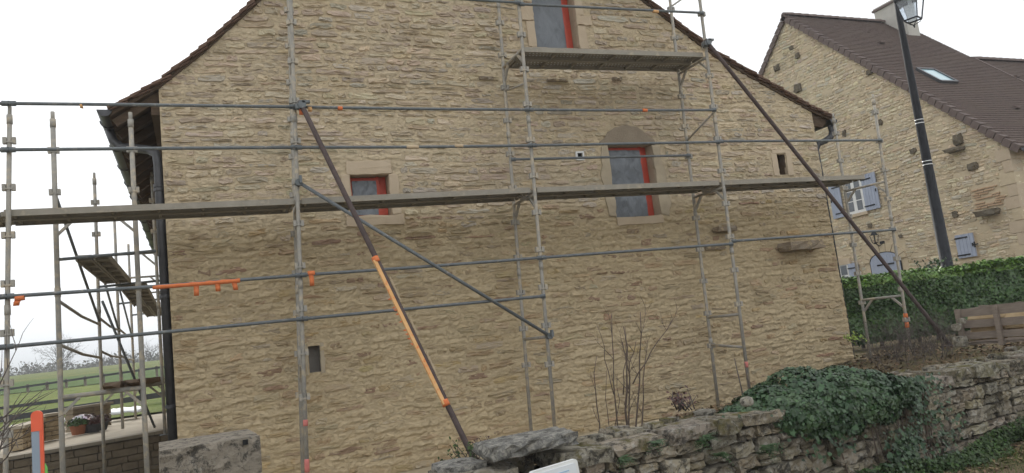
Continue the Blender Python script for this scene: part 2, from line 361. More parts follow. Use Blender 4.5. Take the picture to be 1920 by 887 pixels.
# ------------------------------------------------------------------ terrain
_NX = [-4000, -3, -0.4, 0.3, 1.3, 2.0, 7.5, 10.0, 4000]
def ground_z(x, y):
    x = np.asarray(x, float); y = np.asarray(y, float)
    gar = np.interp(x, _NX, [0.2, 0.2, 0.15, 0.1, 0.1, 0.12, 0.45, 0.72, 0.80])           # garden bed behind the low wall
    base = np.interp(x, _NX, [0.25, 0.25, 0.2, 0.12, 0.08, 0.04, 0.2, 0.58, 0.66])        # at the foot of the gable
    wl = 4.75 + (x - 1.5) * 0.13 + 0.22
    z = gar * sst(wl - 0.1, wl + 0.1, y)
    z = z + (base - z) * sst(8.7, 9.5, y)
    far = np.interp(y, [0, 14, 24, 40, 64, 120, 160, 260, 600, 1200, 5000], np.array([-.9, -.9, -.86, -.08, 0.75, 2.45, 2.1, -3, -12, -25, -40]) + EYE)
    ly = 13.55 + (x + 1.4) * 0.55                                                       # line of the terrace wall
    t = np.where(x < 1, sst(ly + 0.05, ly + 0.3, y), sst(14, 40, y))
    return z * (1 - t) + far * t
def axis(lo, hi, step, ext, n):
    a = np.arange(lo, hi, step); g = np.geomspace(step, ext, n)
    return np.concatenate([(lo - g)[::-1], a, hi + g])
xs = axis(-8, 24, 0.3, 4500, 34); ys = axis(-3, 34, 0.22, 4500, 40)
X, Y = np.meshgrid(xs, ys, indexing='ij'); Z = ground_z(X, Y) + 0.015 * vn(X * 2.1, Y * 2.1, 3)
def gridfaces(nx, ny):
    i = np.arange(nx - 1)[:, None] * ny + np.arange(ny - 1)[None, :]
    i = i.ravel(); return np.stack([i, i + ny, i + ny + 1, i + 1], 1)
o = fastmesh('ground', np.stack([X, Y, Z], -1).reshape(-1, 3), gridfaces(len(xs), len(ys)), 'ground_soil', smooth=True)
tag(o, 'bare soil and rough grass ground under the whole scene', 'ground', kind='structure')
def patch(name, x0, x1, y0, y1, nx, ny, mat, dz, label):
    X, Y = np.meshgrid(np.linspace(x0, x1, nx), np.linspace(y0, y1, ny), indexing='ij')
    Z = ground_z(X, Y) + dz
    return tag(fastmesh(name, np.stack([X, Y, Z], -1).reshape(-1, 3), gridfaces(nx, ny), mat, smooth=True), label, name.replace('_', ' '), kind='structure')
patch('lawn', -60, 12, 21.0, 42.0, 60, 60, 'lawn_grass', 0.05, 'mown green lawn between the terrace and the field fence')
patch('crop_field', -160, 120, 42.6, 158, 60, 80, 'crop_green', 0.06, 'green crop field rising to the tree line, yellowish near its top')
m = NT('gravel', 0.95, 0.1)
m.color(m.mix(m.ramp(m.noise(9, 6, 0.7), [(0.35, 0.0), (0.65, 1.0)]), (0.48, 0.44, 0.37), (0.39, 0.355, 0.295))); m.bump((m.noise(45, 4), 0.6, 0.02))
patch('added_bounce_lane', -40, 40, -14, 3.0, 40, 20, 'gravel', 0.025, 'unseen pale gravel lane before the low wall, added to bounce light')  # out-of-view pale ground, added to throw light onto the gable
m = NT('bounce_sand', 0.95, 0.1)
m.color(m.mix(m.ramp(m.noise(3, 6, 0.7), [(0.35, 0.0), (0.65, 1.0)]), (0.52, 0.44, 0.31), (0.40, 0.335, 0.235))); m.bump((m.noise(30, 5), 0.5, 0.02))
patch('added_bounce_strip', -0.2, 5.6, 8.6, 9.98, 60, 24, 'bounce_sand', 0.03, 'pale sand strip added along the foot of the gable to bounce light')  # pale strip added to reflect light up the lower gable
# far hills, range behind range
for i, (yy, hh, nm, lb) in enumerate(((900, 26, 'hills', 'low hazy blue hills on the horizon beyond the field'),)):
    xx = np.linspace(-2600, 1500, 120); rows = []
    for t, (dy, hf) in enumerate(((-350, 0), (-160, 0.6), (0, 1), (250, 0.7), (500, 0))):
        rows.append(np.stack([xx, np.full_like(xx, yy + dy), -60 + hf * (60 + hh * (0.9 + 0.35 * vn(xx / 420.0, xx * 0 + i * 9.3, 2) + 0.12 * vn(xx / 90.0, xx * 0, 4)))], -1))
    V = np.stack(rows, 0).reshape(-1, 3)
    o = fastmesh(nm, V, gridfaces(5, 120), 'far_hill', smooth=True); tag(o, lb, 'hills', kind='structure')

# ------------------------------------------------------------------ rubble masonry: courses -> mortar relief + single stones
class Masonry:
    def __init__(s, frame, u0, u1, v0, v1, hrow, wcell, warp, seed, lo_u, hi_u, holes):
        s.o, s.u, s.v, s.n = [np.array(a, float) for a in frame]
        s.seed = seed; r = s.r = np.random.default_rng(seed); s.warp_a = warp; s.holes = holes
        s.e = [v0 - 0.05]
        while s.e[-1] < v1 + 0.1: s.e.append(s.e[-1] + r.uniform(*hrow))
        s.e = np.array(s.e); s.cells = []; s.rows = []
        for k in range(len(s.e) - 1):
            a, b = s.e[k], s.e[k + 1]; mid = (a + b) / 2
            ue = [u0 - r.uniform(0, 0.2)]
            while ue[-1] < u1: ue.append(ue[-1] + r.uniform(*wcell) * (0.7 + 0.6 * r.random()))
            ue = np.array(ue); s.rows.append((ue, len(s.cells)))
            for j in range(len(ue) - 1): s.cells.append([k, ue[j], ue[j + 1], a, b])
        s.c = np.array(s.cells); s.lo_u, s.hi_u = lo_u, hi_u
        s.amp = r.uniform(0.1, 1.0, len(s.c)); s.ofs = r.uniform(-.012, .035, len(s.c)); s.has = np.zeros(len(s.c), bool)
    def warp(s, u, v): return s.warp_a * (vn(u * 0.45 + 3, v * 0.5, s.seed) + 0.6 * vn(u * 1.7, v * 1.2, s.seed + 1) + 0.3 * vn(u * 4.5, v * 2.5, s.seed + 2))
    def place(s, u, v, h): return s.o + np.outer(u, s.u) + np.outer(v, s.v) + np.outer(h, s.n)
    def choose(s, prob):
        r = s.r; s.geo = []
        for i, (k, a, b, v0, v1) in enumerate(s.c):
            lo = max(s.lo_u(v1), s.lo_u(v0)); hi = min(s.hi_u(v1), s.hi_u(v0))
            a2, b2 = max(a, lo), min(b, hi)
            um = (a2 + b2) / 2; w0 = float(s.warp(um, (v0 + v1) / 2)); ok = True
            for (h0, h1, g0, g1) in s.holes:
                if v1 + w0 > g0 and v0 + w0 < g1 and b2 > h0 and a2 < h1:
                    if h0 - a2 > b2 - h1: b2 = min(b2, h0)
                    else: a2 = max(a2, h1)
            if b2 - a2 < 0.07 or r.random() > prob((v0 + v1) / 2): s.geo.append(None); continue
            s.has[i] = True; s.geo.append((a2, b2))
    def relief(s, u, v, amp_fn):
        vw = v - s.warp(u, v); k = np.clip(np.searchsorted(s.e, vw) - 1, 0, len(s.rows) - 1)
        h = np.zeros_like(u)
        n1 = vn(u * 11, v * 9, 6); n2 = vn(u * 13, v * 9, 7); n3 = vn(u * 9, v * 16, 8); n4 = vn(u * 34, v * 40, 9)
        for kk in np.unique(k):
            mk_ = k == kk; ue, base = s.rows[kk]; uu = u[mk_]
            j = np.clip(np.searchsorted(ue, uu) - 1, 0, len(ue) - 2); ci = base + j
            db = vw[mk_] - s.e[kk] - s.ofs[ci]; dt = s.e[kk + 1] - vw[mk_]; du = np.minimum(uu - ue[j], ue[j + 1] - uu)
            lip = sst(0.010, 0.020, db + 0.022 * n1[mk_] + 0.008 * n4[mk_]); top = sst(-0.01, 0.05, dt + 0.025 * n2[mk_]); sd_ = sst(-0.005, 0.035, du + 0.025 * n3[mk_])
            h[mk_] = lip * top * sd_ * np.where(s.has[ci], 0.0, s.amp[ci])
        a = amp_fn(v)
        rid = np.clip(1 - 2.2 * np.abs(vn(u * 5 + 1.3 * vn(u * 6, v * 8, 1), v * 15 + 1.6 * vn(u * 5, v * 6, 2), 12)), 0, 1) ** 1.5
        return h * a + 0.009 * vn(u * 1.9, v * 2.3, 10) + 0.005 * vn(u * 7 + n1, v * 13 + 2 * n2, 11) + 0.003 * n4 + 0.35 * a * (rid - .3) \
            - 0.38 * a * sst(.15, .0, np.abs(vn(u * 4.2 + 1.5 * vn(u * 7, v * 9, 3), v * 12.5 + 1.8 * vn(u * 6, v * 5, 4), 13))) - 0.22 * a * sst(.16, .0, np.abs(vn(u * 8 + 1.2 * vn(u * 9, v * 12, 5), v * 20 + 1.5 * vn(u * 8, v * 7, 6), 14)))
    def stone(s, i, palette, proud, joint=(0.006, 0.016)):
        r = s.r; a, b = s.geo[i]; k, _, _, v0, v1 = s.c[i]
        w = b - a; hh = v1 - v0; n = 10 if w < 0.22 else 13
        t = 2 * PI * (np.arange(n) + r.uniform(-0.3, 0.3, n)) / n
        ex = r.uniform(.35, .65)
        cx = np.sign(np.cos(t)) * np.abs(np.cos(t)) ** ex; cy = np.sign(np.sin(t)) * np.abs(np.sin(t)) ** ex
        j = r.uniform(*joint)
        rad = 1 + r.normal(0, 0.06, n)
        ou = cx * (w / 2 - j) * rad; ov = cy * (hh / 2 - j) * (rad + r.normal(0, 0.11, n))
        cu, cv = (a + b) / 2, (v0 + v1) / 2 + r.uniform(-0.1, 0.1) * j
        p = r.uniform(*proud) + (.004 if v0 > 3.4 else 0); lean = r.uniform(-0.012, 0.004)
        up_ = (v0 + v1) / 2 > 3.4; rings = [(1.0, -0.035, 0), (0.92, p * 0.75, 0.005) if up_ else (0.92, p * 0.55, 0.008), (0.52, p, 0.008)]
        U = []; Vv = []; Hh = []
        for sc_, d, jt in rings:
            U.append(cu + ou * sc_); Vv.append(cv + ov * sc_ + (r.normal(0, 0.004, n) if jt else 0)); Hh.append(d + r.normal(0, jt, n) + lean * (ov * sc_) / (hh / 2))
        U.append(np.array([cu])); Vv.append(np.array([cv])); Hh.append(np.array([p + r.normal(0, 0.005)]))
        U = np.concatenate(U); Vv = np.concatenate(Vv); Hh = np.concatenate(Hh)
        Vv = Vv + s.warp(U, Vv)
        F_ = []
        for q in range(2):
            for e in range(n): F_.append((q * n + e, q * n + (e + 1) % n, (q + 1) * n + (e + 1) % n, (q + 1) * n + e))
        for e in range(n): F_.append((2 * n + e, 2 * n + (e + 1) % n, 3 * n))
        c = np.array(palette((v0 + v1) / 2, r)); c = c * r.uniform(0.82, 1.15) * (1 + r.normal(0, 0.02, 3))
        return s.place(U, Vv, Hh), F_, c, cu, cv + float(s.warp(cu, cv)), w * hh
    def build(s, parent, mat, palette, proud, nmax=300):
        st = [(i,) + s.stone(i, palette, proud) for i in range(len(s.c)) if s.has[i]]
        cen = np.array([x[1].mean(0) for x in st]); px = to_px(cen)
        dist = np.linalg.norm(cen - [0, 0, EYE], axis=1)
        vis = (px[:, 0] > 5) & (px[:, 0] < 1915) & (px[:, 1] > 5) & (px[:, 1] < 882)
        size = np.array([x[6] for x in st]) / dist ** 2 * vis
        order = np.argsort(-size); big = set(order[:nmax].tolist())
        V = []; F_ = []; C = []; nb = 0
        for q, x in enumerate(st):
            if q in big and size[q] > 0:
                mk('stone', x[1], x[2], mat, parent, False, x[3])
            else:
                V.append(x[1]); F_ += [tuple(i + nb for i in f) for f in x[2]]; nb += len(x[1]); C.append(np.repeat(x[3][None], len(x[1]), 0))
        if V: mk('stone_infill', np.concatenate(V), F_, mat, parent, False, np.concatenate(C), 'stuff')
    def mortar(s, name, parent, mat, us, vs_, amp_fn, keep):
        U, Vv = np.meshgrid(us, vs_, indexing='ij'); sh = U.shape; U = U.ravel(); Vv = Vv.ravel()
        H = s.relief(U, Vv, amp_fn); P = s.place(U, Vv, H); Fq = gridfaces(*sh)
        cu = U[Fq].mean(1); cv = Vv[Fq].mean(1); k = keep(cu, cv)
        for (h0, h1, g0, g1) in s.holes: k &= ~((cu > h0) & (cu < h1) & (cv > g0) & (cv < g1))
        Fq = Fq[k]; used = np.unique(Fq); mp = np.zeros(len(P), int); mp[used] = np.arange(len(used))
        return fastmesh(name, P[used], mp[Fq], mat, parent, True)

# ------------------------------------------------------------------ the stone house with the scaffold
GY = 10.0
U0, U1 = -0.29, 10.39
RL = [(-0.85, 3.30), (-0.27, 3.68), (0.26, 4.15), (0.94, 4.85), (3.75, 7.85)]
RR = [(10.82, 3.30), (10.39, 3.46), (9.38, 3.95), (8.43, 4.42), (7.22, 5.26), (3.75, 7.85)]
RL = [(a, b + EYE) for a, b in RL]; RR = [(a, b + EYE) for a, b in RR]
def roof_z(u):
    zl = np.interp(u, [p[0] for p in RL], [p[1] for p in RL]); q = RR[::-1]
    zr = np.interp(u, [p[0] for p in q], [p[1] for p in q]); return np.where(np.asarray(u) < 3.75, zl, zr)
def lo_u(v): return max(U0, float(np.interp(v, [p[1] for p in RL], [p[0] for p in RL])))
def hi_u(v): return min(U1, float(np.interp(v, [p[1] for p in RR], [p[0] for p in RR])))
OPEN = dict(w1=(2.0, 2.535, 1.84 + EYE, 2.41 + EYE), w2=(6.06, 6.88, 1.64 + EYE, 2.80 + EYE), w3=(5.05, 5.80, 4.36 + EYE, 5.72 + EYE),
            slot_r=(9.41, 9.60, 2.24 + EYE, 2.60 + EYE), slot_l=(1.27, 1.42, -0.15 + EYE, 0.18 + EYE), vent=(5.50, 5.59, 2.58 + EYE, 2.67 + EYE))
def grow(r, a, b, c, d): return (r[0] - a, r[1] + b, r[2] - c, r[3] + d)
SUR = [grow(OPEN['w1'], .14, .16, .17, .24), grow(OPEN['w2'], .2, .24, .15, .05), (6.12, 6.75, 4.4, 4.75), grow(OPEN['w3'], .2, .28, .02, .25),
       grow(OPEN['slot_r'], .13, .13, .05, .06), grow(OPEN['slot_l'], .03, .06, .03, .03), grow(OPEN['vent'], .03, .03, .03, .03)]
HOUSE = thing('stone_house', (5.0, 10.0, 0.2), 'long stone gable house freshly repointed, with red framed windows, behind the scaffold', 'house')
fr = ((0, GY, 0), (1, 0, 0), (0, 0, 1), (0, -1, 0))
MS = Masonry(fr, U0, U1, 0.0, 9.6, (0.062, 0.115), (0.14, 0.46), 0.035, 3, lo_u, hi_u, SUR)
MS.choose(lambda v: 0.93 if v > 3.5 else (0.62 if v > 3.1 else 0.52))
def fam(v): return np.where(v > 3.45, 0.014, 0.024)
MS_h = MS.holes; MS.holes = list(OPEN.values())
gable = MS.mortar('gable_wall', HOUSE, 'lime_mortar', np.arange(U0, U1 + 0.01, 0.0165), np.arange(0.0, 7.0, 0.0115), fam,
                  lambda u, v: v < roof_z(u) - 0.03)
gtop = MS.mortar('gable_peak', HOUSE, 'lime_mortar', np.arange(0.5, 7.5, 0.05), np.arange(6.985, 9.55, 0.05), fam, lambda u, v: v < roof_z(u) - 0.03)
MS.holes = MS_h
FP = [(.64, .535, .38), (.62, .51, .37), (.59, .49, .375), (.65, .54, .37), (.60, .485, .37), (.56, .495, .40), (.67, .57, .42), (.57, .455, .34)]
FD = [(.61, .49, .32), (.59, .475, .31), (.62, .505, .335), (.58, .465, .30), (.63, .535, .39), (.59, .455, .285), (.47, .325, .225), (.53, .40, .265), (.60, .465, .265), (.61, .50, .34)]
MS.build(gable, 'facade_stone', lambda v, r: FP[r.integers(8)] if v > 3.4 + .3 * r.normal(0, .5) else FD[r.integers(10)], (0.002, 0.013))
# body of the house behind the gable: side walls and back, closed so that no light leaks
HB = 22.0
b = MB()
for x, s_ in ((U0 + 0.004, 1), (U1 - 0.004, -1)): b.box((x + s_ * 0.2, (GY + 0.06 + HB) / 2, 2.5), (0.4, HB - GY - 0.06, 5.1))
b.box(((U0 + U1) / 2, HB, 2.5), (U1 - U0 - .02, 0.4, 5.1)); b.build('side_wall', 'smooth_render', HOUSE)
# reveals, frames, sheets
def reveal(rect, depth, back=None):
    u0, u1, v0, v1 = rect; y0, y1 = GY + 0.02, GY + depth; t = 0.12
    r_ = MB()
    for c, sz in ((((u0 - t / 2), (y0 + y1) / 2, (v0 + v1) / 2), (t, y1 - y0, v1 - v0 + 2 * t)), (((u1 + t / 2), (y0 + y1) / 2, (v0 + v1) / 2), (t, y1 - y0, v1 - v0 + 2 * t)),
                  (((u0 + u1) / 2, (y0 + y1) / 2, v1 + t / 2), (u1 - u0, y1 - y0, t)), (((u0 + u1) / 2, (y0 + y1) / 2, v0 - t / 2), (u1 - u0, y1 - y0, t)),
                  (((u0 + u1) / 2, y1 + 0.05, (v0 + v1) / 2), (u1 - u0 + t * 1.5, 0.1, v1 - v0 + t * 1.5))): r_.box(c, sz)
    return r_
def rough_block(mb, u0, u1, v0, v1, y_front, y_back, jit=0.008, seed=0, n=5):
    """a dressed block with slightly uneven arrises"""
    r = np.random.default_rng(seed); nu = max(2, n); pts = []
    ring = [(u0 + (u1 - u0) * i / nu, v0) for i in range(nu)] + [(u1, v0 + (v1 - v0) * i / nu) for i in range(nu)] + [(u1 - (u1 - u0) * i / nu, v1) for i in range(nu)] + [(u0, v1 - (v1 - v0) * i / nu) for i in range(nu)]
    N = len(ring); ring = np.array(ring) + r.normal(0, jit, (N, 2)); c = ring.mean(0)
    V = [(p[0], y_back, p[1]) for p in ring] + [(p[0], y_front + 0.006, p[1]) for p in ring]
    V += [(c[0] + (p[0] - c[0]) * 0.95, y_front + r.normal(0, jit * 0.25), c[1] + (p[1] - c[1]) * 0.95) for p in ring]
    F_ = []
    for q in range(2): F_ += [(q * N + e, q * N + (e + 1) % N, (q + 1) * N + (e + 1) % N, (q + 1) * N + e) for e in range(N)]
    F_.append(tuple(2 * N + e for e in range(N)))
    mb.add(V, F_)
def window(rect, name_seed, sheet_left=True, fw=0.045):
    u0, u1, v0, v1 = rect
    wn = reveal(rect, 0.30).build('window', 'smooth_render', HOUSE)
    yf = GY + 0.17; f = MB()
    f.box((u0 + fw / 2, yf, (v0 + v1) / 2), (fw, .06, v1 - v0)); f.box((u1 - .11 - fw / 2, yf, (v0 + v1) / 2), (fw, .06, v1 - v0))
    f.box(((u0 + u1 - .11) / 2, yf + .002, v1 - fw / 2 - .01), (u1 - u0 - .11 - 2 * fw, .056, fw)); f.box(((u0 + u1 - .11) / 2, yf + .002, v0 + fw / 2), (u1 - u0 - .11 - 2 * fw, .056, fw))
    f.box((u1 - .057, yf + .03, (v0 + v1) / 2), (.10, .04, v1 - v0))
    f.build('frame', 'red_paint', wn)
    # wrinkled sheet taped over the casement
    a0 = u0 + (0.0 if sheet_left else fw); a1 = u1 - .11 - fw + .004; n = 34
    U, Vv = np.meshgrid(np.linspace(a0 + .004, a1, n), np.linspace(v0 + .004 + (0 if sheet_left else fw * .7), v1 - fw - .01, n), indexing='ij')
    D = 0.016 * np.abs(vn(U * 9 + Vv * 5, Vv * 4 - U * 4, 12)) + 0.005 * vn(U * 22 - Vv * 9, Vv * 14, 13)
    P = np.stack([U, yf - 0.034 - D, Vv], -1).reshape(-1, 3)
    fastmesh('plastic_sheet', P, gridfaces(n, n), 'plastic_sheet', wn, True)
    return wn
w1 = window(OPEN['w1'], 1, False); w2 = window(OPEN['w2'], 2); w3 = window(OPEN['w3'], 3)
def blocks(parent, name, mat, lst, front=-0.026, jit=0.006):
    for i, (a, b_, c, d) in enumerate(lst):
        mb = MB(); rough_block(mb, a, b_, c, d, GY + front - 0.004 * (i % 3), GY + 0.05, jit, i + int(a * 100)); mb.build(name, mat, parent)
u0, u1, v0, v1 = OPEN['w1']
blocks(w1, 'lintel', 'dressed_stone', [(u0 - .04, u1 + .05, v1, v1 + .19)]); blocks(w1, 'sill', 'dressed_stone', [(u0 - .1, u1 + .16, v0 - .145, v0)])
blocks(w1, 'jamb_stone', 'dressed_stone', [(u0 - .11, u0, v0, v1), (u1, u1 + .13, v0, v1)])
u0, u1, v0, v1 = OPEN['w3']
blocks(w3, 'jamb_stone', 'dressed_stone', [(u0 - .14, u0, v0, v0 + .42), (u0 - .2, u0, v0 + .43, v0 + .72), (u0 - .12, u0, v0 + .73, v1), (u1, u1 + .15, v0, v0 + .40), (u1, u1 + .27, v0 + .41, v0 + .56), (u1, u1 + .14, v0 + .57, v1)])
blocks(w3, 'lintel', 'dressed_stone', [(u0 - .2, u1 + .2, v1, v1 + .22)]); blocks(w3, 'sill', 'dressed_stone', [(u0 - .05, u1 + .08, v0 - .1, v0)])
u0, u1, v0, v1 = OPEN['w2']
def blob(name, mat, parent, ring, y, seed, jit=0.012):
    """a mortar patch with a ragged outline"""
    r = np.random.default_rng(seed); R = []
    for i in range(len(ring)):
        p, q = np.array(ring[i]), np.array(ring[(i + 1) % len(ring)]); k = max(2, int(np.linalg.norm(q - p) / 0.05))
        for j in range(k): R.append(p + (q - p) * j / k)
    R = np.array(R); R = R + np.stack([vn(R[:, 0] * 11 + seed, R[:, 1] * 11, 2), vn(R[:, 0] * 11, R[:, 1] * 11 + seed, 3)], 1) * jit * 2.2
    c = R.mean(0); N = len(R)
    V = [(p[0], GY + 0.04, p[1]) for p in R] + [(p[0], GY + y + .008, p[1]) for p in R] + [(c[0] + (p[0] - c[0]) * .96, GY + y + r.normal(0, .0015), c[1] + (p[1] - c[1]) * .96) for p in R]
    F_ = [(q * N + e, q * N + (e + 1) % N, (q + 1) * N + (e + 1) % N, (q + 1) * N + e) for q in range(2) for e in range(N)] + [tuple(2 * N + e for e in range(N))]
    return mk(name, V, F_, mat, parent)
blob('lintel_patch', 'patch_mortar', w2, [(u0 - .15, v1 + .0), (u0 - .15, v1 + .05), (u0 - .03, v1 + .10), (u0 + .05, v1 + .20), (u0 + .18, v1 + .285), (u0 + .36, v1 + .32), (u0 + .54, v1 + .29), (u0 + .70, v1 + .21), (u1 + .0, v1 + .11), (u1 + .07, v1 + .05), (u1 + .07, v1)], -.03, 4, .008)
blob('jamb_patch', 'smooth_render', w2, [(u0 - .15, v0 + .05), (u0 - .19, v0 + .6), (u0 - .12, v1 - .02), (u0, v1 - .01), (u0, v0), (u0 - .1, v0)], -.024, 5)
blob('jamb_patch', 'smooth_render', w2, [(u1, v0), (u1, v1 - .01), (u1 + .12, v1 - .03), (u1 + .19, v0 + .7), (u1 + .2, v0 + .2), (u1 + .14, v0 - .02)], -.024, 6)
blocks(w2, 'sill', 'dressed_stone', [(u0 - .01, u1 + .02, v0 - .125, v0 - .002)], -.03)
# slots and vent
def slot(rect, mat, nm, dep=.28):
    o_ = reveal(rect, dep).build(nm, mat, HOUSE); return o_
s1 = slot(OPEN['slot_r'], 'brown_timber', 'wall_slot'); s2 = slot(OPEN['slot_l'], 'slot_board', 'wall_slot', .11)
u0, u1, v0, v1 = OPEN['slot_r']
blocks(s1, 'jamb_stone', 'dressed_stone', [(u0 - .12, u0, v0 - .02, v1 + .02), (u1, u1 + .12, v0 - .02, v1 + .02), ], -.02); blocks(s1, 'lintel', 'dressed_stone', [(u0 - .1, u1 + .14, v1 + .02, v1 + .09)], -.022)
u0, u1, v0, v1 = OPEN['slot_l']
blocks(s2, 'jamb_stone', 'smooth_render', [(u1, u1 + .055, v0 - .03, v1 + .03), (u0 - .03, u0, v0 - .03, v1 + .03)], -.018)
u0, u1, v0, v1 = OPEN['vent']
vt = slot(OPEN['vent'], 'hole_dark', 'vent'); f = MB()
f.box((u0 - .012, GY - .022, (v0 + v1) / 2), (.024, .03, v1 - v0 + .05)); f.box((u1 + .012, GY - .022, (v0 + v1) / 2), (.024, .03, v1 - v0 + .05)); f.box(((u0 + u1) / 2, GY - .021, v1 + .012), (u1 - u0, .028, .025)); f.box(((u0 + u1) / 2, GY - .021, v0 - .012), (u1 - u0, .028, .025))
f.build('vent_frame', 'white_paint', vt); f = MB()
for k in range(3): f.box(((u0 + u1) / 2, GY + .0, v0 + .02 + k * .026), (u1 - u0, .03, .004), Matrix.Rotation(.6, 3, 'X'))
f.build('louvre', 'black_iron', vt)
# corbels: long stones left standing out of the wall
def rock(V0, size, seed, seg=(3, 2, 2), jit=0.16, pw=0.55):
    """irregular block: a subdivided box, corners rounded, faces uneven"""
    r = np.random.default_rng(seed); nx, ny, nz_ = seg; pts = {}; V = []; F_ = []
    def gid(i, j, k):
        if (i, j, k) not in pts:
            pts[(i, j, k)] = len(V); p = np.array([2 * i / nx - 1, 2 * j / ny - 1, 2 * k / nz_ - 1]); q = p / np.linalg.norm(p) * 1.25
            p = p * pw + q * (1 - pw); p = p + r.normal(0, jit, 3) * [1.0 / nx * 1.6, .8, .8]
            V.append(tuple(np.array(V0) + p * np.array(size) / 2))
        return pts[(i, j, k)]
    for i in range(nx):
        for j in range(ny):
            F_ += [(gid(i, j, 0), gid(i, j + 1, 0), gid(i + 1, j + 1, 0), gid(i + 1, j, 0)), (gid(i, j, nz_), gid(i + 1, j, nz_), gid(i + 1, j + 1, nz_), gid(i, j + 1, nz_))]
    for i in range(nx):
        for k in range(nz_):
            F_ += [(gid(i, 0, k), gid(i + 1, 0, k), gid(i + 1, 0, k + 1), gid(i, 0, k + 1)), (gid(i, ny, k), gid(i, ny, k + 1), gid(i + 1, ny, k + 1), gid(i + 1, ny, k))]
    for j in range(ny):
        for k in range(nz_):
            F_ += [(gid(0, j, k), gid(0, j, k + 1), gid(0, j + 1, k + 1), gid(0, j + 1, k)), (gid(nx, j, k), gid(nx, j + 1, k), gid(nx, j + 1, k + 1), gid(nx, j, k + 1))]
    return V, F_
for i, (a, b_, v, hgt, dp) in enumerate([(9.12, 9.93, 0.97, .15, .34), (7.82, 8.22, 1.34, .09, .22), (5.14, 5.50, 3.83, .045, .12), (6.31, 6.48, 3.88, .06, .11), (4.02, 4.26, 3.83, .05, .11), (7.75, 7.98, 2.0, .12, .14), (7.62, 8.0, 1.06, .08, .12)]):
    V, F_ = rock(((a + b_) / 2, GY - dp / 2 + .12, v + EYE), (b_ - a, dp + .12, hgt), 40 + i, (5, 2, 2), .12, .75)
    mk('corbel_stone', V, F_, 'facade_stone', HOUSE, False, (.33, .27, .20))
# roof: slabs following the flared rake, tiles at the verge
def slab(prof, thick, y0, y1, name, mat, off=0.0):
    P = [Vector((a, 0, b_ + off)) for a, b_ in prof]; V = []; F_ = []; n = len(P)
    for yy in (y0, y1):
        for p in P: V.append((p.x, yy, p.z))
        for p in P: V.append((p.x, yy, p.z - thick))
    for i in range(n - 1):
        F_ += [(i, i + 1, 2 * n + i + 1, 2 * n + i), (n + i, 3 * n + i, 3 * n + i + 1, n + i + 1), (i, n + i, n + i + 1, i + 1), (2 * n + i, 2 * n + i + 1, 3 * n + i + 1, 3 * n + i)]
    F_ += [(0, 2 * n, 3 * n, n), (n - 1, 2 * n - 1, 4 * n - 1, 3 * n - 1)]
    return mk(name, V, F_, mat, HOUSE)
roofL = slab(RL, .05, GY - .03, HB, 'roof', 'roof_timber', -.045); roofR = slab(RR, .05, GY - .03, HB, 'roof', 'roof_timber', -.045)
def along(prof, step):
    L = [0]
    for p, q in zip(prof[:-1], prof[1:]): L.append(L[-1] + math.hypot(q[0] - p[0], q[1] - p[1]))
    t = 0; out = []
    while t < L[-1] - .02:
        i = max(k for k in range(len(L) - 1) if L[k] <= t + 1e-6); f_ = (t - L[i]) / (L[i + 1] - L[i]); p, q = prof[i], prof[i + 1]
        out.append((p[0] + (q[0] - p[0]) * f_, p[1] + (q[1] - p[1]) * f_, math.atan2(q[1] - p[1], q[0] - p[0]))); t += step
    return out
def verge(prof, parent, sgn):
    for i, (x, z, a) in enumerate(along(prof, .15)):
        R = Matrix.Rotation(-a, 3, 'Y'); d = R @ Vector((1, 0, 0)); up = R @ Vector((0, 0, 1))
        if up.z < 0: up = -up
        R2 = Matrix.Rotation(random.uniform(-.03, .03) + (.11), 3, 'Y') if sgn > 0 else Matrix.Rotation(random.uniform(-.03, .03) - .11, 3, 'Y')
        c = Vector((x, GY - .005 + random.uniform(-.012, .012), z)) + d * .11 + up * (-.012 + random.uniform(-.004, .006))
        mb = MB(); mb.box(c, (.25, .17, .024), R2 @ R); mb.build('verge_tile', 'clay_tile', parent)
        if i % 2 == 0:
            c2 = c - up * .026 + Vector((0, .014, 0)); mb = MB(); mb.box(c2, (.23, .16, .018), R2 @ R); mb.build('under_tile', 'clay_tile', parent)
verge(RL, roofL, 1); verge(RR, roofR, -1)
# tile field seen only from above
for prof, par in ((RL, roofL), (RR, roofR)):
    mb = MB()
    for x, z, a in along(prof, .115):
        R = Matrix.Rotation(-a, 3, 'Y'); d = R @ Vector((1, 0, 0)); mb.box(Vector((x, (GY + .09 + HB) / 2, z - .012)) + d * .11, (.26, HB - GY - .09, .018), R)
    mb.build('tile_courses', 'clay_tile', par, kind='stuff')
# rafters and wall plate under the left eave, fascia, gutter, downpipe
for k in range(22):
    y = GY + .10 + k * .52; mb = MB(); mb.bar((-.80, y, RL[0][1] - .15), (.1, y, RL[1][1] + .10), .08, .10); mb.build('rafter', 'roof_timber', roofL)
mb = MB(); mb.bar((-.32, GY + .05, 4.98), (-.32, HB, 4.98), .14, .16); mb.build('wall_plate', 'roof_timber', HOUSE)
def gutter(x, z, y0, y1, r, name='gutter'):
    V = []; F_ = []; n = 9
    for rr in (r, r - .012):
        for yy in (y0, y1):
            for k in range(n): t = PI + PI * k / (n - 1); V.append((x + rr * math.cos(t), yy, z + rr * math.sin(t)))
    for s_ in (0, 2):
        for k in range(n - 1): F_.append((s_ * n + k, s_ * n + k + 1, (s_ + 1) * n + k + 1, (s_ + 1) * n + k))
    F_.append(tuple(range(n)))
    return mk(name, V, F_, 'zinc_dark', HOUSE, True)
g1 = gutter(-.90, 4.93, GY - .06, HB, .085)
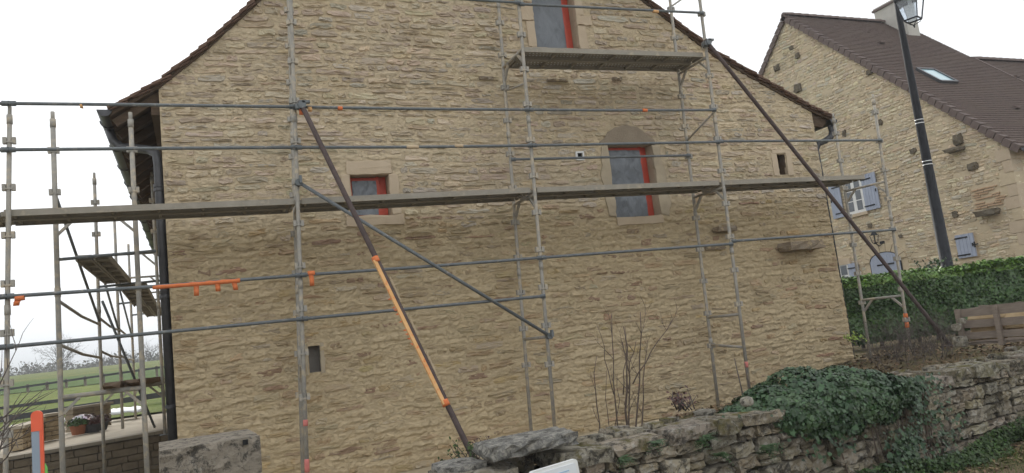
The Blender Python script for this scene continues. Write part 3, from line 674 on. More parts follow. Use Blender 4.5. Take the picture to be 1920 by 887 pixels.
for k in range(10):
    mb = MB(); mb.path([(-.9 + .094 * math.cos(PI + PI * j / 8), GY + .4 + k * 1.1, 4.93 + .094 * math.sin(PI + PI * j / 8)) for j in range(9)], .008, 5); mb.build('bracket', 'zinc_dark', g1)
dp = MB(); dp.path([(-.9, GY + .55, 4.86), (-.87, GY + .55, 4.72), (-.78, GY + .5, 4.62), (-.45, GY + .22, 4.50), (-.36, GY + .13, 4.42), (-.345, GY + .1, 4.28), (-.345, GY + .1, .55)], .055, 14)
dpo = dp.build('downpipe', 'zinc_dark', HOUSE, True)
for z in (3.95, 4.0, 2.62, 1.3):
    mb = MB(); mb.path([(-.345, GY + .1, z - .02), (-.345, GY + .1, z + .02)], .066, 14); mb.build('pipe_collar', 'zinc_dark', dpo)
# right eave: boxed end, gutter stub and swan neck
mb = MB(); mb.prism([(10.36, 3.14 + EYE), (10.36, 3.46 + EYE), (10.82, 3.27 + EYE), (10.62, 3.1 + EYE)], GY + .03, GY + .1); mb.build('eave_board', 'roof_timber', HOUSE)
gutter(10.80, 3.22 + EYE, GY - .08, HB, .085)
mb = MB(); mb.path([(10.80, GY + .02, 3.15 + EYE), (10.82, GY + .02, 3.02 + EYE), (10.78, GY + .03, 2.93 + EYE), (10.66, GY + .06, 2.86 + EYE), (10.52, GY + .1, 2.82 + EYE), (10.46, GY + .12, 2.7 + EYE), (10.46, GY + .12, .6)], .055, 12); mb.build('downpipe', 'zinc_dark', HOUSE, True)

# ------------------------------------------------------------------ the scaffold along the gable
SCF = thing('scaffold', (4.5, 9.3, 0.2), 'galvanised frame scaffold with long walkways standing along the stone gable', 'scaffold')
OY, IY = 9.0, 9.73
def line_at_z(p0, p1, z):
    t = (z - p0.z) / (p1.z - p0.z); return p0 + (p1 - p0) * t
lug = None
def lugs(parent, a, b_, z0, step, n, ax='x'):
    """wedge cups: a plate either side of the tube"""
    global lug
    for k in range(n):
        z = z0 - k * step; p = line_at_z(a, b_, z)
        if lug is None:
            mb = MB(); mb.box((-.042, 0, 0), (.034, .05, .07)); mb.box((.042, 0, 0), (.034, .05, .07)); mb.box((0, -.002, -.018), (.07, .058, .016))
            lug = mb.build('coupling_lug', 'galvanised_splashed', parent); lug.location = p
        else:
            o_ = lug.copy(); COL.objects.link(o_); o_.parent = parent; o_.location = p
def standard(scf, pa, pb, y, ztop, zbot, r=.0242, mat='galvanised_splashed', lz=None, n=0, spigot=True):
    a, b_ = at_y(pa, y), at_y(pb, y); t = line_at_z(a, b_, ztop); q = line_at_z(a, b_, zbot)
    js = [t + (q - t) * f_ for f_ in (0, .25, .5, .75, 1)]
    mb = MB(); mb.path(js, r, 10)
    if spigot: mb.path([t, t + (t - q).normalized() * .12], r * .8, 10)
    z = ztop - .02
    while z > zbot + .6:                                          # sleeve joints every lift
        p = line_at_z(a, b_, z); mb.path([p - Vector((0, 0, .05)), p + Vector((0, 0, .05))], r + .005, 10); z -= 2.0
    o_ = mb.build('standard', mat, scf, True)
    f_ = MB(); f_.path([q + Vector((0, 0, .18)), q], .017, 8); f_.box(q, (.15, .15, .008)); f_.build('base_plate', 'galvanised', o_)
    if n: lugs(o_, a, b_, lz, .5, n)
    o_['top'] = 0; del o_['top']
    return a, b_
gz = lambda x, y: float(ground_z(x, y))
S = []
S.append(standard(SCF, (18, 220), (12, 760), OY, 2.87 + EYE, gz(-1.8, 9), lz=2.62 + EYE, n=8))
S.append(standard(SCF, (545, 0), (576, 887), OY, 6.9 + EYE, gz(1.1, 9), lz=6.1 + EYE, n=14))
S.append(standard(SCF, (972, 0), (1040, 800), OY, 6.9 + EYE, gz(4.2, 9), lz=6.1 + EYE, n=14))
S.append(standard(SCF, (1312, 0), (1402, 705), OY, 6.9 + EYE, gz(7.3, 9), lz=6.1 + EYE, n=13))
S.append(standard(SCF, (1638, 190), (1706, 645), OY, 3.25 + EYE, gz(10.6, 9), lz=3.05 + EYE, n=8))
I = [None]
I.append(standard(SCF, (541, 0), (568, 887), IY, 6.9 + EYE, gz(1.1, 9.7), lz=6.1 + EYE, n=14))
I.append(standard(SCF, (934, 0), (998, 835), IY, 6.9 + EYE, gz(4.2, 9.7), lz=6.1 + EYE, n=14))
I.append(standard(SCF, (1256, 0), (1345, 745), IY, 5.6 + EYE, gz(7.3, 9.7), lz=5.02 + EYE, n=12))
I.append(standard(SCF, (1563, 222), (1632, 668), IY, 3.15 + EYE, gz(10.6, 9.7), lz=2.9 + EYE, n=7))
def sz(k, z, inner=False): a, b_ = (I if inner else S)[k]; return line_at_z(a, b_, z)
def rail(scf, p, q, mat='galvanised', r=.0195, sag=0.0, name='guard_rail', ends=True, off=-.045):
    p = Vector(p) + Vector((0, off, 0)); q = Vector(q) + Vector((0, off, 0)); n = 5
    pts = [p + (q - p) * (i / n) - Vector((0, 0, sag * math.sin(PI * i / n))) for i in range(n + 1)]
    mb = MB(); mb.path(pts, r, 8)
    if ends:
        for e, d in ((p, (q - p).normalized()), (q, (p - q).normalized())): mb.box(e + d * .03, (.07, .018, .055))
    return mb.build(name, mat, scf, True)
far_left = Vector((-4.85, OY, 0))
def rz(k, z): return sz(k, z + EYE)
R3 = []
for z, last in ((3.01, 3), (2.51, 4), (0.985, 4), (0.48, 2)):
    rail(SCF, Vector((-4.85, OY, z + EYE)), rz(0, z), sag=.004)
    for k in range(last):
        o_ = rail(SCF, rz(k, z + (.04 if k == 3 else 0)), rz(k + 1, z + (.04 if k == 3 else 0) + (.03 if k == 2 and z > 2 else 0)), sag=random.uniform(-.004, .008)); R3.append((z, k, o_))
for k in (1, 2): rail(SCF, rz(k, 4.53), rz(k + 1, 4.6 if k == 2 else 4.55)); rail(SCF, rz(k, 5.05), rz(k + 1, 5.1))
rail(SCF, sz(2, 2.51 + EYE, True), sz(3, 2.53 + EYE, True), name='inner_rail')
# standard left of the frame, so that the run does not hang in the air
mb = MB(); mb.path([(-4.85, OY, 4.6), (-4.85, OY, gz(-4.85, 9))], .0242, 10); mb.build('standard', 'galvanised_splashed', SCF, True)
def transom(scf, po, pi_, brace=True, r=.02, mat='galvanised_splashed'):
    mb = MB(); mb.path([po, pi_], r, 8); d = (pi_ - po); L = d.length; d.normalize(); dn = Vector((0, 0, -1))
    o_ = mb.build('transom', mat, scf, True)
    if brace:
        for e, s_ in ((po, 1), (pi_, -1)):
            g_ = MB(); g_.bar(e + d * s_ * .19 + dn * .012, e + d * s_ * .015 + dn * .19, .03, .03); g_.build('gusset', mat, o_)
    return o_
DK = 1.92
for k in (1, 2, 3, 4): transom(SCF, rz(k, DK - .07), sz(k, DK - .07 + EYE, True))
for k in (1, 2, 3): transom(SCF, rz(k, 3.90), sz(k, 3.90 + EYE, True)); transom(SCF, rz(k, -.05), sz(k, -.05 + EYE, True), k == 1)
transom(SCF, rz(4, -.06), sz(4, -.06 + EYE, True)); transom(SCF, rz(3, -.53), sz(3, -.47 + EYE, True), False)
transom(SCF, rz(3, 3.02), sz(3, 2.78 + EYE, True), False, .016); transom(SCF, rz(2, 3.40), sz(2, 3.55 + EYE, True), False, .014)
# steel walkway boards: channel section with ribs underneath, two abreast
def deck(scf, x0, x1, y0, y1, z0, z1, perforated=False, mat='deck_steel', n=2):
    w = (y1 - y0) / n
    for i in range(n):
        ya, yb = y0 + i * w + .008, y0 + (i + 1) * w - .008; mb = MB()
        mb.bar((x0, (ya + yb) / 2, z0), (x1, (ya + yb) / 2, z1), yb - ya - .012, .008)
        for yy in (ya + .004, yb - .004): mb.bar((x0, yy, z0 - .027), (x1, yy, z1 - .027), .006, .07)
        for yy in (ya + .018, yb - .018): mb.bar((x0, yy, z0 - .059), (x1, yy, z1 - .059), .022, .005)
        for t in np.linspace(.02, .98, 7): xx = x0 + (x1 - x0) * t; mb.box((xx, (ya + yb) / 2, z0 + (z1 - z0) * t - .025), (.03, yb - ya - .02, .04))
        for xx, zz, s_ in ((x0, z0, 1), (x1, z1, -1)): mb.box((xx - s_ * .012, (ya + yb) / 2, zz - .03), (.035, yb - ya - .06, .05))
        o_ = mb.build('walkway_board', mat, scf)
        if perforated:
            h_ = MB()
            for a in np.arange(x0 + .06, x1 - .04, .055):
                t = (a - x0) / (x1 - x0)
                for q in range(4): h_.box((a + (q % 2) * .027, ya + .045 + q * (yb - ya - .09) / 3, z0 + (z1 - z0) * t - .0045), (.018, .018, .003))
            h_.build('hole_daylight', 'white_cover', o_, kind='stuff')  # white squares stand in for daylight through the deck
xk = [rz(k, DK).x for k in range(5)]
dz_ = [1.885, 1.90, 1.94, 1.955, 1.975]
for k in range(4):
    xe = xk[k + 1] - .05 if k < 3 else xk[4] - .42
    deck(SCF, xk[k] + (.05 if k else -.05), xe, OY + .02, IY - .13, dz_[k] + EYE, dz_[k + 1] + EYE)
deck(SCF, -4.8, xk[0] - .12, OY + .02, IY - .08, dz_[0] + EYE, dz_[0] + EYE)
deck(SCF, rz(2, 3.93).x + .04, rz(3, 3.93).x - .05, OY + .02, IY - .06, 3.93 + EYE, 3.975 + EYE, True)
deck(SCF, rz(2, 5.9).x + .04, rz(3, 5.9).x + .1, OY + .35, IY + .1, 5.93 + EYE, 5.96 + EYE)
mb = MB(); mb.path([at_y((1245, -2), IY), at_y((1279, -4), IY)], .02, 8); mb.path([at_y((1259, 12), IY), at_y((1279, -2), IY)], .014, 8); mb.build('bracket_arm', 'galvanised_splashed', SCF, True)
# diagonal brace with its clamps
p, q = at_y((560, 342), 8.93), at_y((1031, 630), 8.93)
mb = MB(); mb.path([p, q], .0215, 10); br = mb.build('diagonal_brace', 'galvanised', SCF, True)
for e in (p, q):
    mb = MB(); mb.path([e + Vector((0, -.02, 0)), e + Vector((0, .07, 0))], .042, 9); mb.box(e + Vector((.02, -.03, .03)), (.03, .05, .09)); mb.build('swivel_clamp', 'galvanised', br)
# coloured films, flags and paint marks tied on to warn
def wrap(p, q, r, parent, name='warning_wrap', mat='orange_film'):
    p, q = Vector(p), Vector(q); n = max(3, int((q - p).length / .06)); pts = [p + (q - p) * i / n for i in range(n + 1)]
    mb = MB(); mb.path(pts, [r + .0035 * abs(math.sin(i * 1.9)) for i in range(n + 1)], 9); return mb.build(name, mat, parent, True)
def flag(p, length, width, parent, mat='orange_film', lean=0.0):
    p = Vector(p); V = []; n = 4
    for k in range(n + 1):
        for s_ in (-1, 1):
            for d in (-.002, .002): V.append((p.x + s_ * width / 2 * (1 - .1 * k / n) + lean * k / n * length, p.y + d + .012 * math.sin(k * 2.1), p.z - length * k / n))
    F_ = []
    for k in range(n):
        b_ = k * 4; F_ += [(b_, b_ + 2, b_ + 6, b_ + 4), (b_ + 1, b_ + 5, b_ + 7, b_ + 3), (b_, b_ + 4, b_ + 5, b_ + 1), (b_ + 2, b_ + 3, b_ + 7, b_ + 6)]
    F_ += [(n * 4, n * 4 + 2, n * 4 + 3, n * 4 + 1), (0, 1, 3, 2)]
    mk('warning_flag', V, F_, mat, parent, True)
ry = OY - .045
wrap(at_y((286, 539), ry), at_y((450, 526), ry), .0225, SCF)
for px_, ln in (((368, 535), .115), ((408, 532), .085), ((439, 529), .09)): flag(at_y(px_, ry - .01), ln, .055, SCF, lean=random.uniform(-.1, .25))
wrap(at_y((28, 560), ry), at_y((46, 558), ry), .026, SCF); flag(at_y((34, 560), ry - .01), .07, .06, SCF, lean=-.3)
flag(at_y((583, 512), ry - .02), .15, .055, SCF, lean=.03); wrap(at_y((577, 513), ry), at_y((590, 512), ry), .027, SCF)
flag(at_y((566, 200), OY - .09), .1, .08, SCF); flag(at_y((581, 200), OY - .08), .06, .05, SCF, 'orange_board')
for a, b_ in (((633, 203), (642, 203)), ((1204, 207), (1213, 207))): wrap(at_y(a, ry), at_y(b_, ry), .023, SCF)
wrap(at_y((762, 276), ry), at_y((785, 276), ry), .0215, SCF, mat='pale_splinter'); wrap(at_y((852, 274), ry), at_y((868, 274), ry), .0215, SCF, mat='pale_splinter')
wrap(at_y((150, 199), ry), at_y((154, 199), ry), .022, SCF, mat='orange_board'); flag(at_y((151, 193), ry), .06, .022, SCF, 'orange_board', lean=.3)
wrap(at_y((1224, 21), ry), at_y((1234, 22), ry), .0225, SCF, mat='orange_board')
def mark(k, py0, py1, inner=False):
    a, b_ = (I if inner else S)[k]; y = IY if inner else OY
    za, zb = at_y((0, 0), y), None
    # paint ring on the tube between two image heights
    f_ = lambda py: a + (b_ - a) * ((py - to_px(a)[0][1]) / (to_px(b_)[0][1] - to_px(a)[0][1]))
    return f_(py0), f_(py1)
for k, y0_, y1_ in ((1, 795, 806), (1, 863, 886), (3, 680, 690)):
    p, q = mark(k, y0_, y1_); wrap(p, q, .0258, SCF, 'paint_mark', 'pink_spray')
for y0_, y1_ in ((590, 598), (606, 616)):
    p, q = mark(4, y0_, y1_); wrap(p, q, .030, SCF)
# ------------------------------------------------------------------ raking shores
def shore(p, q, label, r=.03):
    t = thing('raking_shore', (q.x, q.y, q.z), label, 'shore pole')
    d = (p - q).normalized(); n = 10
    mb = MB(); mb.path([q + (p - q) * i / n for i in range(n + 1)], r, 12); mb.build('pole', 'rust_tube', t, True)
    mb = MB(); e = p - d * .06
    mb.path([e + Vector((0, -.045, 0)), e + Vector((0, .09, 0))], .05, 10); mb.box(e + Vector((.05, -.02, .035)), (.09, .05, .03)); mb.box(e + Vector((-.05, .0, -.02)), (.05, .07, .06)); mb.build('swivel_clamp', 'galvanised', t)
    mb = MB(); mb.box(q + Vector((0, 0, -.01)), (.2, .2, .03)); mb.build('foot_plate', 'rust_tube', t)
    return t, d
def to_ground(p, q):
    for t in np.linspace(1, 1.4, 400):
        r_ = p + (q - p) * float(t)
        if r_.z <= gz(r_.x, r_.y) + .03: break
    return r_
p1, q1 = at_y((562, 190), 8.92), at_z((889, 862), .48); q1 = to_ground(p1, q1)
sh1, d1 = shore(p1, q1, 'brown raking pole with an orange board strapped along its lower half')
def on_shore(py):
    a, b_ = to_px(p1)[0], to_px(q1)[0]; lo, hi = 0.0, 1.0
    for _ in range(40):
        m_ = (lo + hi) / 2
        if to_px(p1 + (q1 - p1) * m_)[0][1] < py: lo = m_
        else: hi = m_
    return p1 + (q1 - p1) * lo
a, b_ = on_shore(487), on_shore(755); off = Vector((-.035, -.045, -.01))
mb = MB(); n = 8
for i in range(n): 
    s0 = a + (b_ - a) * i / n + off; s1_ = a + (b_ - a) * (i + 1) / n + off
    mb.bar(s0, s1_, .018, .043 - .001 * (i % 3), up=(1, .3, 0))
mb.build('strapped_board', 'orange_board', sh1)
for c in (a, b_): wrap(c - d1 * .03 + off * .4, c + d1 * .035 + off * .4, .038, sh1, 'strap', 'orange_film')
mb = MB()
for t, ln in ((.3, .5), (.55, .35), (.8, .4)):
    c = a + (b_ - a) * t + Vector((.036, -.02, 0)); mb.bar(c, c + d1 * ln * .6 + Vector((.008, 0, 0)), .008, .012)
mb.build('splinter', 'pale_splinter', sh1)
for t in (.34, .36, .39, .44, .50, .53, .56, .28, .6):
    c = a + (b_ - a) * t + off + Vector((-.03, -.012, 0)); V = [c + Vector((0, 0, .012)), c + Vector((-.035, -.004, random.uniform(-.01, .02))), c + Vector((0, 0, -.012)), c + Vector((.004, .008, 0))]
    mk('film_scrap', [tuple(v) for v in V], [(0, 1, 2), (0, 3, 1), (1, 3, 2), (0, 2, 3)], 'orange_film', sh1)
p2, q2 = at_y((1322, 74), 8.92), at_z((1782, 648), .75); q2 = to_ground(p2, q2)
sh2, d2 = shore(p2, q2, 'plain brown raking pole running down to the ground beside the hedge')
# ------------------------------------------------------------------ second scaffold, round the corner along the left side of the house
SC2 = thing('scaffold', (-1.0, 13.0, 0.3), 'weathered frame scaffold receding along the left side of the house', 'scaffold')
YS = [9.9, 12.97, 16.04, 19.1]
S2 = []
for i, (y, po, pi2) in enumerate(((9.9, ((99, 228), (118, 887)), ((245, 228), (276, 887))), (12.97, ((177, 338), (196, 887)), ((285, 335), (309, 800))))):
    zt = at_y(po[0], y).z; zb = gz(-1.4, y) if i == 0 else gz(-1.4, 12.9)
    A_ = standard(SC2, po[0], po[1], y, zt, zb, r=.0245 + .004 * (i == 0), lz=zt - .35, n=2 if i == 0 else 2)
    B_ = standard(SC2, pi2[0], pi2[1], y, zt, zb if i == 0 else EYE - .86, r=.0245 + .004 * (i == 0), lz=zt - .35, n=2)
    S2.append((A_, B_))
for y in YS[2:]:
    a0, a1 = Vector((-1.36, y, EYE + 3.1)), Vector((-1.38, y, EYE - .85)); b0, b1 = Vector((-.6, y, EYE + 3.1)), Vector((-.6, y, EYE - .85))
    for u, v in ((a0, a1), (b0, b1)):
        mb = MB(); mb.path([u, v], .026, 8); mb.build('standard', 'galvanised_splashed', SC2, True)
    S2.append(((a0, a1), (b0, b1)))
def s2(i, side, z): a, b_ = S2[i][side]; return line_at_z(a, b_, z + EYE)
for i in range(4):
    transom(SC2, s2(i, 0, 1.95), s2(i, 1, 1.95)); transom(SC2, s2(i, 0, -.09), s2(i, 1, -.09), True, .026)
    p, q = s2(i, 0, 1.47), s2(i, 1, 1.5); mb = MB(); mb.path([p, q + (q - p) * .25], .019, 8); mb.build('transom', 'galvanised', SC2, True)
for i in range(3):
    for z in (1.0, .5):
        p, q = s2(i, 0, z), s2(i + 1, 0, z - (.1 if i == 0 else .03)); mb = MB(); mb.path([p, p + (q - p) * .5 + Vector((0, 0, -.03)), q], .019, 8); mb.build('guard_rail', 'galvanised_splashed', SC2, True)
    p, q = s2(i, 0, 2.25 if i == 0 else 1.95), s2(i + 1, 0, .95); mb = MB(); mb.path([p, q], .019, 8); mb.build('diagonal_brace', 'galvanised', SC2, True)
mb = MB(); mb.path([s2(1, 0, 1.25) + Vector((.05, 0, 0)), Vector((-.75, 14.2, EYE - .8))], .02, 8); mb.build('diagonal_brace', 'galvanised', SC2, True)
def timber_deck(x0, x1, y0, y1, z0, z1):
    n = 2
    for i in range(n):
        xa, xb = x0 + (x1 - x0) * i / n + .006, x0 + (x1 - x0) * (i + 1) / n - .006; mb = MB()
        mb.bar(((xa + xb) / 2, y0, z0), ((xa + xb) / 2, y1, z1), xb - xa, .02)
        for t in np.linspace(.04, .96, 6): mb.box(((xa + xb) / 2, y0 + (y1 - y0) * t, z0 + (z1 - z0) * t - .03), (xb - xa - .01, .05, .04))
        for xx in (xa + .012, xb - .012): mb.bar((xx, y0, z0 - .03), (xx, y1, z1 - .03), .02, .05)
        mb.build('walkway_board', 'deck_steel', SC2)
timber_deck(-1.27, -.9, 9.92, 12.95, 1.50 + EYE, 1.545 + EYE); timber_deck(-1.10, -.7, 13.0, 16.0, 1.50 + EYE, 1.44 + EYE); timber_deck(-1.05, -.68, 16.06, 19.05, 1.44 + EYE, 1.44 + EYE)
# two old beams left lying on the low transoms
for i, (xa, za) in enumerate(((-.93, .005), (-.74, .01))):
    V, F_ = rock((xa, 13.1, EYE + za - .03), (.16, 6.6, .08), 70 + i, (2, 8, 2), .06, .9)
    o_ = mk('timber_beam', V, F_, 'brown_timber'); tag(o_, ('rough brown timber beam lying on the side scaffold, the outer one' if i == 0 else 'rough brown timber beam lying on the side scaffold, next to the house'), 'beam', 'beams lying on the side scaffold')

# ------------------------------------------------------------------ the neighbour's farmhouse: gable square to ours, roof to the right
NX_ = 21.0
YA, ZA = 20.71, 10.63 + EYE                       # apex
YC, ZC = 13.52, 3.84 + EYE                        # near eave corner
YD = 2 * YA - YC
FARM = thing('farmhouse', (25, 20, 0.7), 'pale stone farmhouse with brown tiled roof and blue shutters behind the hedge', 'house')
def f_lo(v): return -YD if v < ZC else -(YA + (YD - YA) * (ZA - v) / (ZA - ZC)) if v < ZA else 0
def f_hi(v): return -YC if v < ZC else -(YA - (YA - YC) * (ZA - v) / (ZA - ZC)) if v < ZA else -99
def fz(u): return ZA - np.abs(-u - YA) * (ZA - ZC) / (YA - YC)
def G(p): q = at_x(p, NX_); return (-q.y, q.z)
FW = dict(win=(-19.30, -18.62, 2.84 + EYE, 4.02 + EYE), small=(-15.57, -15.0, .78 + EYE, 1.47 + EYE), door=(-18.82, -17.60, -.9 + EYE, 1.38 + EYE), low=(-20.15, -19.75, .0 + EYE, 1.17 + EYE))
fs = [grow(FW['win'], .05, .05, .12, .12), grow(FW['small'], .03, .03, .05, .05), grow(FW['door'], .22, .22, 0, .28), grow(FW['low'], .05, .05, .05, .22)]
bricks_r = (-14.84, -13.98, 2.10 + EYE, 2.72 + EYE)
frm = ((NX_, 0, 0), (0, -1, 0), (0, 0, 1), (-1, 0, 0))
MF = Masonry(frm, -YD, -YC, 0.4, ZA, (0.08, 0.14), (0.13, 0.38), 0.05, 8, f_lo, f_hi, fs + [bricks_r])
MF.choose(lambda v: 0.9)
MF.holes = []
fw_ = MF.mortar('gable_wall', FARM, 'farmhouse_mortar', np.arange(-YD, -YC + .03, .06), np.arange(.3, ZA, .055), lambda v: v * 0 + .012, lambda u, v: v < fz(u) - .02)
NP = [(.66, .57, .43), (.62, .53, .39), (.58, .50, .385), (.69, .61, .46), (.64, .53, .385), (.58, .53, .44), (.68, .60, .45), (.55, .46, .34)]
MF.build(fw_, 'farmhouse_stone', lambda v, r: np.array(NP[r.integers(8)]) * (.9, .88, .83), (0.004, 0.02))
# remaining walls
b = MB(); b.box((NX_ + .23, (YC + YD) / 2, 2.5), (.4, YD - YC - .04, 5.6)); b.box((NX_ + 14, YC + .25, 2.9), (27.5, .45, 5.0)); b.box((NX_ + 14, YD - .25, 2.9), (27.5, .45, 5.0)); b.build('house_core', 'farmhouse_mortar', FARM)
FS = Masonry(((NX_, YC, 0), (1, 0, 0), (0, 0, 1), (0, -1, 0)), 0.0, 7.0, .4, ZC - .5, (.12, .22), (.3, .7), .03, 12, lambda v: 0, lambda v: 7, [])
FS.choose(lambda v: .95); fsw = FS.mortar('side_wall', FARM, 'farmhouse_mortar', np.arange(0, 7.05, .08), np.arange(.3, ZC - .12, .08), lambda v: v * 0 + .02, lambda u, v: u > -1)
FS.build(fsw, 'farmhouse_stone', lambda v, r: NP[r.integers(8)], (.01, .03), 60)
# quoins on the near corner
for i, z in enumerate(np.arange(1.2, ZC - .25, .34)):
    L = .42 if i % 2 else .26; mb = MB(); mb.box((NX_ + .18, YC + L / 2 - .02, z + .16), (.42, L, .32)); mb.build('quoin', 'dressed_stone' if i % 3 else 'farmhouse_mortar', fsw)
# thin old bricks in the wall
r_ = np.random.default_rng(3)
for k in range(9):
    z = bricks_r[2] + .03 + k * .066; u = bricks_r[0] + r_.uniform(0, .12)
    while u < bricks_r[1] - .08:
        L = r_.uniform(.18, .34)
        if r_.random() < .35: u += L; continue
        mb = MB(); mb.box((NX_ - .016, -(u + L / 2), z + (u + 14.4) * 0.0 + r_.normal(0, .004)), (.06, L - .015, .034)); mb.build('brick', 'old_brick', fw_); u += L
# roof planes as courses of small flat tiles
XF = 27.15
def tile_roof(x0, x1, ya, za, yb, zb, parent, name='roof', flare=.0):
    """courses from ridge (ya,za) down to eave (yb,zb); each course is a lapped strip of short tiles"""
    L = math.hypot(ya - yb, za - zb); n = int(L / .14); V = []; F_ = []; r = np.random.default_rng(int(x0)); tw = .17
    ny_, nz_ = -(za - zb) / L, (ya - yb) / L                     # outward normal (y,z), pointing to -y and up
    for k in range(n):
        t0, t1 = k / n, (k + 1.25) / n
        x = x0 - (tw / 2 if k % 2 else 0)
        while x < x1 - .01:
            xa, xb = max(x, x0) + .002, min(x + tw, x1) - .002
            if xb - xa > .02:
                d = r.uniform(-.003, .003)
                ln_ = r.normal(0, .001)
                ya0, za0 = ya + (yb - ya) * t0, za + (zb - za) * t0; ya1, za1 = ya + (yb - ya) * t1, za + (zb - za) * t1
                o1 = .02 + d; b_ = len(V)
                V += [(xa, ya0, za0), (xb, ya0, za0), (xb, ya1 + ny_ * (o1 + ln_), za1 + nz_ * (o1 + ln_)), (xa, ya1 + ny_ * o1, za1 + nz_ * o1), (xb, ya1 - ny_ * .002, za1 - nz_ * .002), (xa, ya1 - ny_ * .002, za1 - nz_ * .002)]
                F_ += [(b_, b_ + 3, b_ + 2, b_ + 1), (b_ + 3, b_ + 5, b_ + 4, b_ + 2)]
            x += tw
    return mk(name, V, F_, 'brown_tile', parent, kind='stuff')
ye, ze = YC - .38, ZC - .38 * (ZA - ZC) / (YA - YC) + .04
zr = ZA + .16
dk = MB(); dk.add([(NX_ - .02, YA, zr - .03), (XF, YA, zr - .03), (XF, ye, ze - .03), (NX_ - .02, ye, ze - .03), (NX_ - .02, 2 * YA - ye, ze - .03), (XF, 2 * YA - ye, ze - .03),
        (NX_ - .02, YA, zr - .13), (XF, YA, zr - .13), (XF, ye, ze - .13), (NX_ - .02, ye, ze - .13), (NX_ - .02, 2 * YA - ye, ze - .13), (XF, 2 * YA - ye, ze - .13)],
       [(0, 1, 2, 3), (0, 4, 5, 1), (6, 9, 8, 7), (6, 7, 11, 10), (0, 3, 9, 6), (0, 6, 10, 4), (1, 7, 8, 2), (1, 5, 11, 7), (2, 8, 9, 3), (4, 10, 11, 5)])
froof = dk.build('roof', 'brown_tile', FARM)
tile_roof(NX_ + .02, XF, YA, zr, ye, ze, froof, 'roof_tiles')
# verge tiles down both rakes, ridge tiles
def rake_tiles(y0, z0, y1, z1, parent, x, step=.27):
    L = math.hypot(y1 - y0, z1 - z0); n = int(L / step); a = math.atan2(z1 - z0, y1 - y0)
    for k in range(n + 1):
        t = (k + .5) * step / L; R = Matrix.Rotation(a, 3, 'X'); d = R @ Vector((0, 1, 0)); up = R @ Vector((0, 0, 1))
        if up.z < 0: up = -up
        tilt = Matrix.Rotation((-.13 if y1 < y0 else .13) + random.uniform(-.03, .03), 3, 'X')
        c = Vector((x, y0 + (y1 - y0) * t, z0 + (z1 - z0) * t)) - up * .045 + up * random.uniform(-.006, .006)
        mb = MB(); mb.box(c, (.24, step * .93, .05), tilt @ R); mb.box(c + Vector((-.10, 0, 0)) - up * .09, (.035 + .02 * (k % 2), step * .9, .18), tilt @ R); mb.build('verge_tile', 'verge_tile', parent)
rake_tiles(YA, zr + .05, ye, ze + .05, froof, NX_ + .02); rake_tiles(YA, zr + .05, 2 * YA - ye, ze + .05, froof, NX_ + .02)
def half_tube(c, L, r0, r1, n=8):
    V = []; F_ = []
    for q, (xx, rr) in enumerate(((-L / 2, r0), (L / 2, r1))):
        for k in range(n): t = PI * k / (n - 1) ; V.append((c[0] + xx, c[1] + rr * math.cos(t), c[2] + rr * math.sin(t) - .03))
    for k in range(n - 1): F_.append((k, k + 1, n + k + 1, n + k))
    F_ += [tuple(range(n))[::-1], tuple(range(n, 2 * n))]
    return V, F_
x = NX_ - .05
while x < XF:
    V, F_ = half_tube((x + .2, YA, zr + .01), .43, .125, .15); mk('ridge_tile', V, F_, 'verge_tile', froof); x += .38
# lower wing beyond the first roof
best = None
for t in np.linspace(.05, .6, 400):
    P = (XF + .05, YA + (ye - YA) * t, zr + (ze - zr) * t); e = abs(to_px(P)[0][1] - 108)
    if best is None or e < best[0]: best = (e, t)
t = best[1]; y2, z2 = YA + (ye - YA) * t, zr + (ze - zr) * t; yf2 = 2 * y2 - ye
dk = MB(); off2 = -.07
dk.add([(XF - .3, y2, z2 + off2 - .03), (48, y2, z2 + off2 - .03), (48, ye, ze + off2 - .03), (XF - .3, ye, ze + off2 - .03), (48, yf2, ze + off2), (XF - .3, yf2, ze + off2), (XF - .3, y2, z2 + off2 - .2), (48, y2, z2 + off2 - .2), (48, ye, ze - .3), (XF - .3, ye, ze - .3)],
       [(0, 1, 2, 3), (0, 5, 4, 1), (6, 9, 8, 7), (2, 8, 9, 3)])
r2o = dk.build('roof', 'brown_tile', FARM); tile_roof(XF + .0, 42, y2, z2 + off2, ye, ze + off2, r2o, 'roof_tiles')
x = XF + .05
while x < 42: V, F_ = half_tube((x + .2, y2, z2 + off2 + .01), .43, .125, .15); mk('ridge_tile', V, F_, 'verge_tile', r2o); x += .38
L = math.hypot(y2 - ye, z2 - ze); n = int(L / .3); R = Matrix.Rotation(math.atan2(ze - z2, ye - y2), 3, 'X')
for k in range(n):                                                # tiles closing the step between the two roofs
    f_ = (k + .5) / n; mb = MB(); mb.box((XF + .03, y2 + (ye - y2) * f_, z2 + (ze - z2) * f_ + .015), (.12, .31, .05), R); mb.build('verge_tile', 'verge_tile', froof)
# chimney
cy0, cz0 = YA - .62, zr
cxm = at_y((1696, 60), cy0).x
zc_ = min(np.linspace(.3, 3, 300), key=lambda h: abs(to_px((cxm - .31, YA + .32, zr + h))[0][1] - 24)); print('chimney', zc_)
ch = MB(); ch.box((cxm, YA - .35, zr + (zc_ - 1.1) / 2), (.62, 1.35, zc_ + 1.1)); cho = ch.build('chimney', 'chimney_render', froof)
ch = MB(); ch.box((cxm, YA - .35, zr + zc_ + .04), (.74, 1.47, .08)); ch.build('chimney_cap', 'verge_tile', cho)
ch = MB(); ch.box((cxm, YA - .35, zr + zc_ + .11), (.66, 1.38, .06)); ch.build('chimney_cap', 'chimney_render', cho)
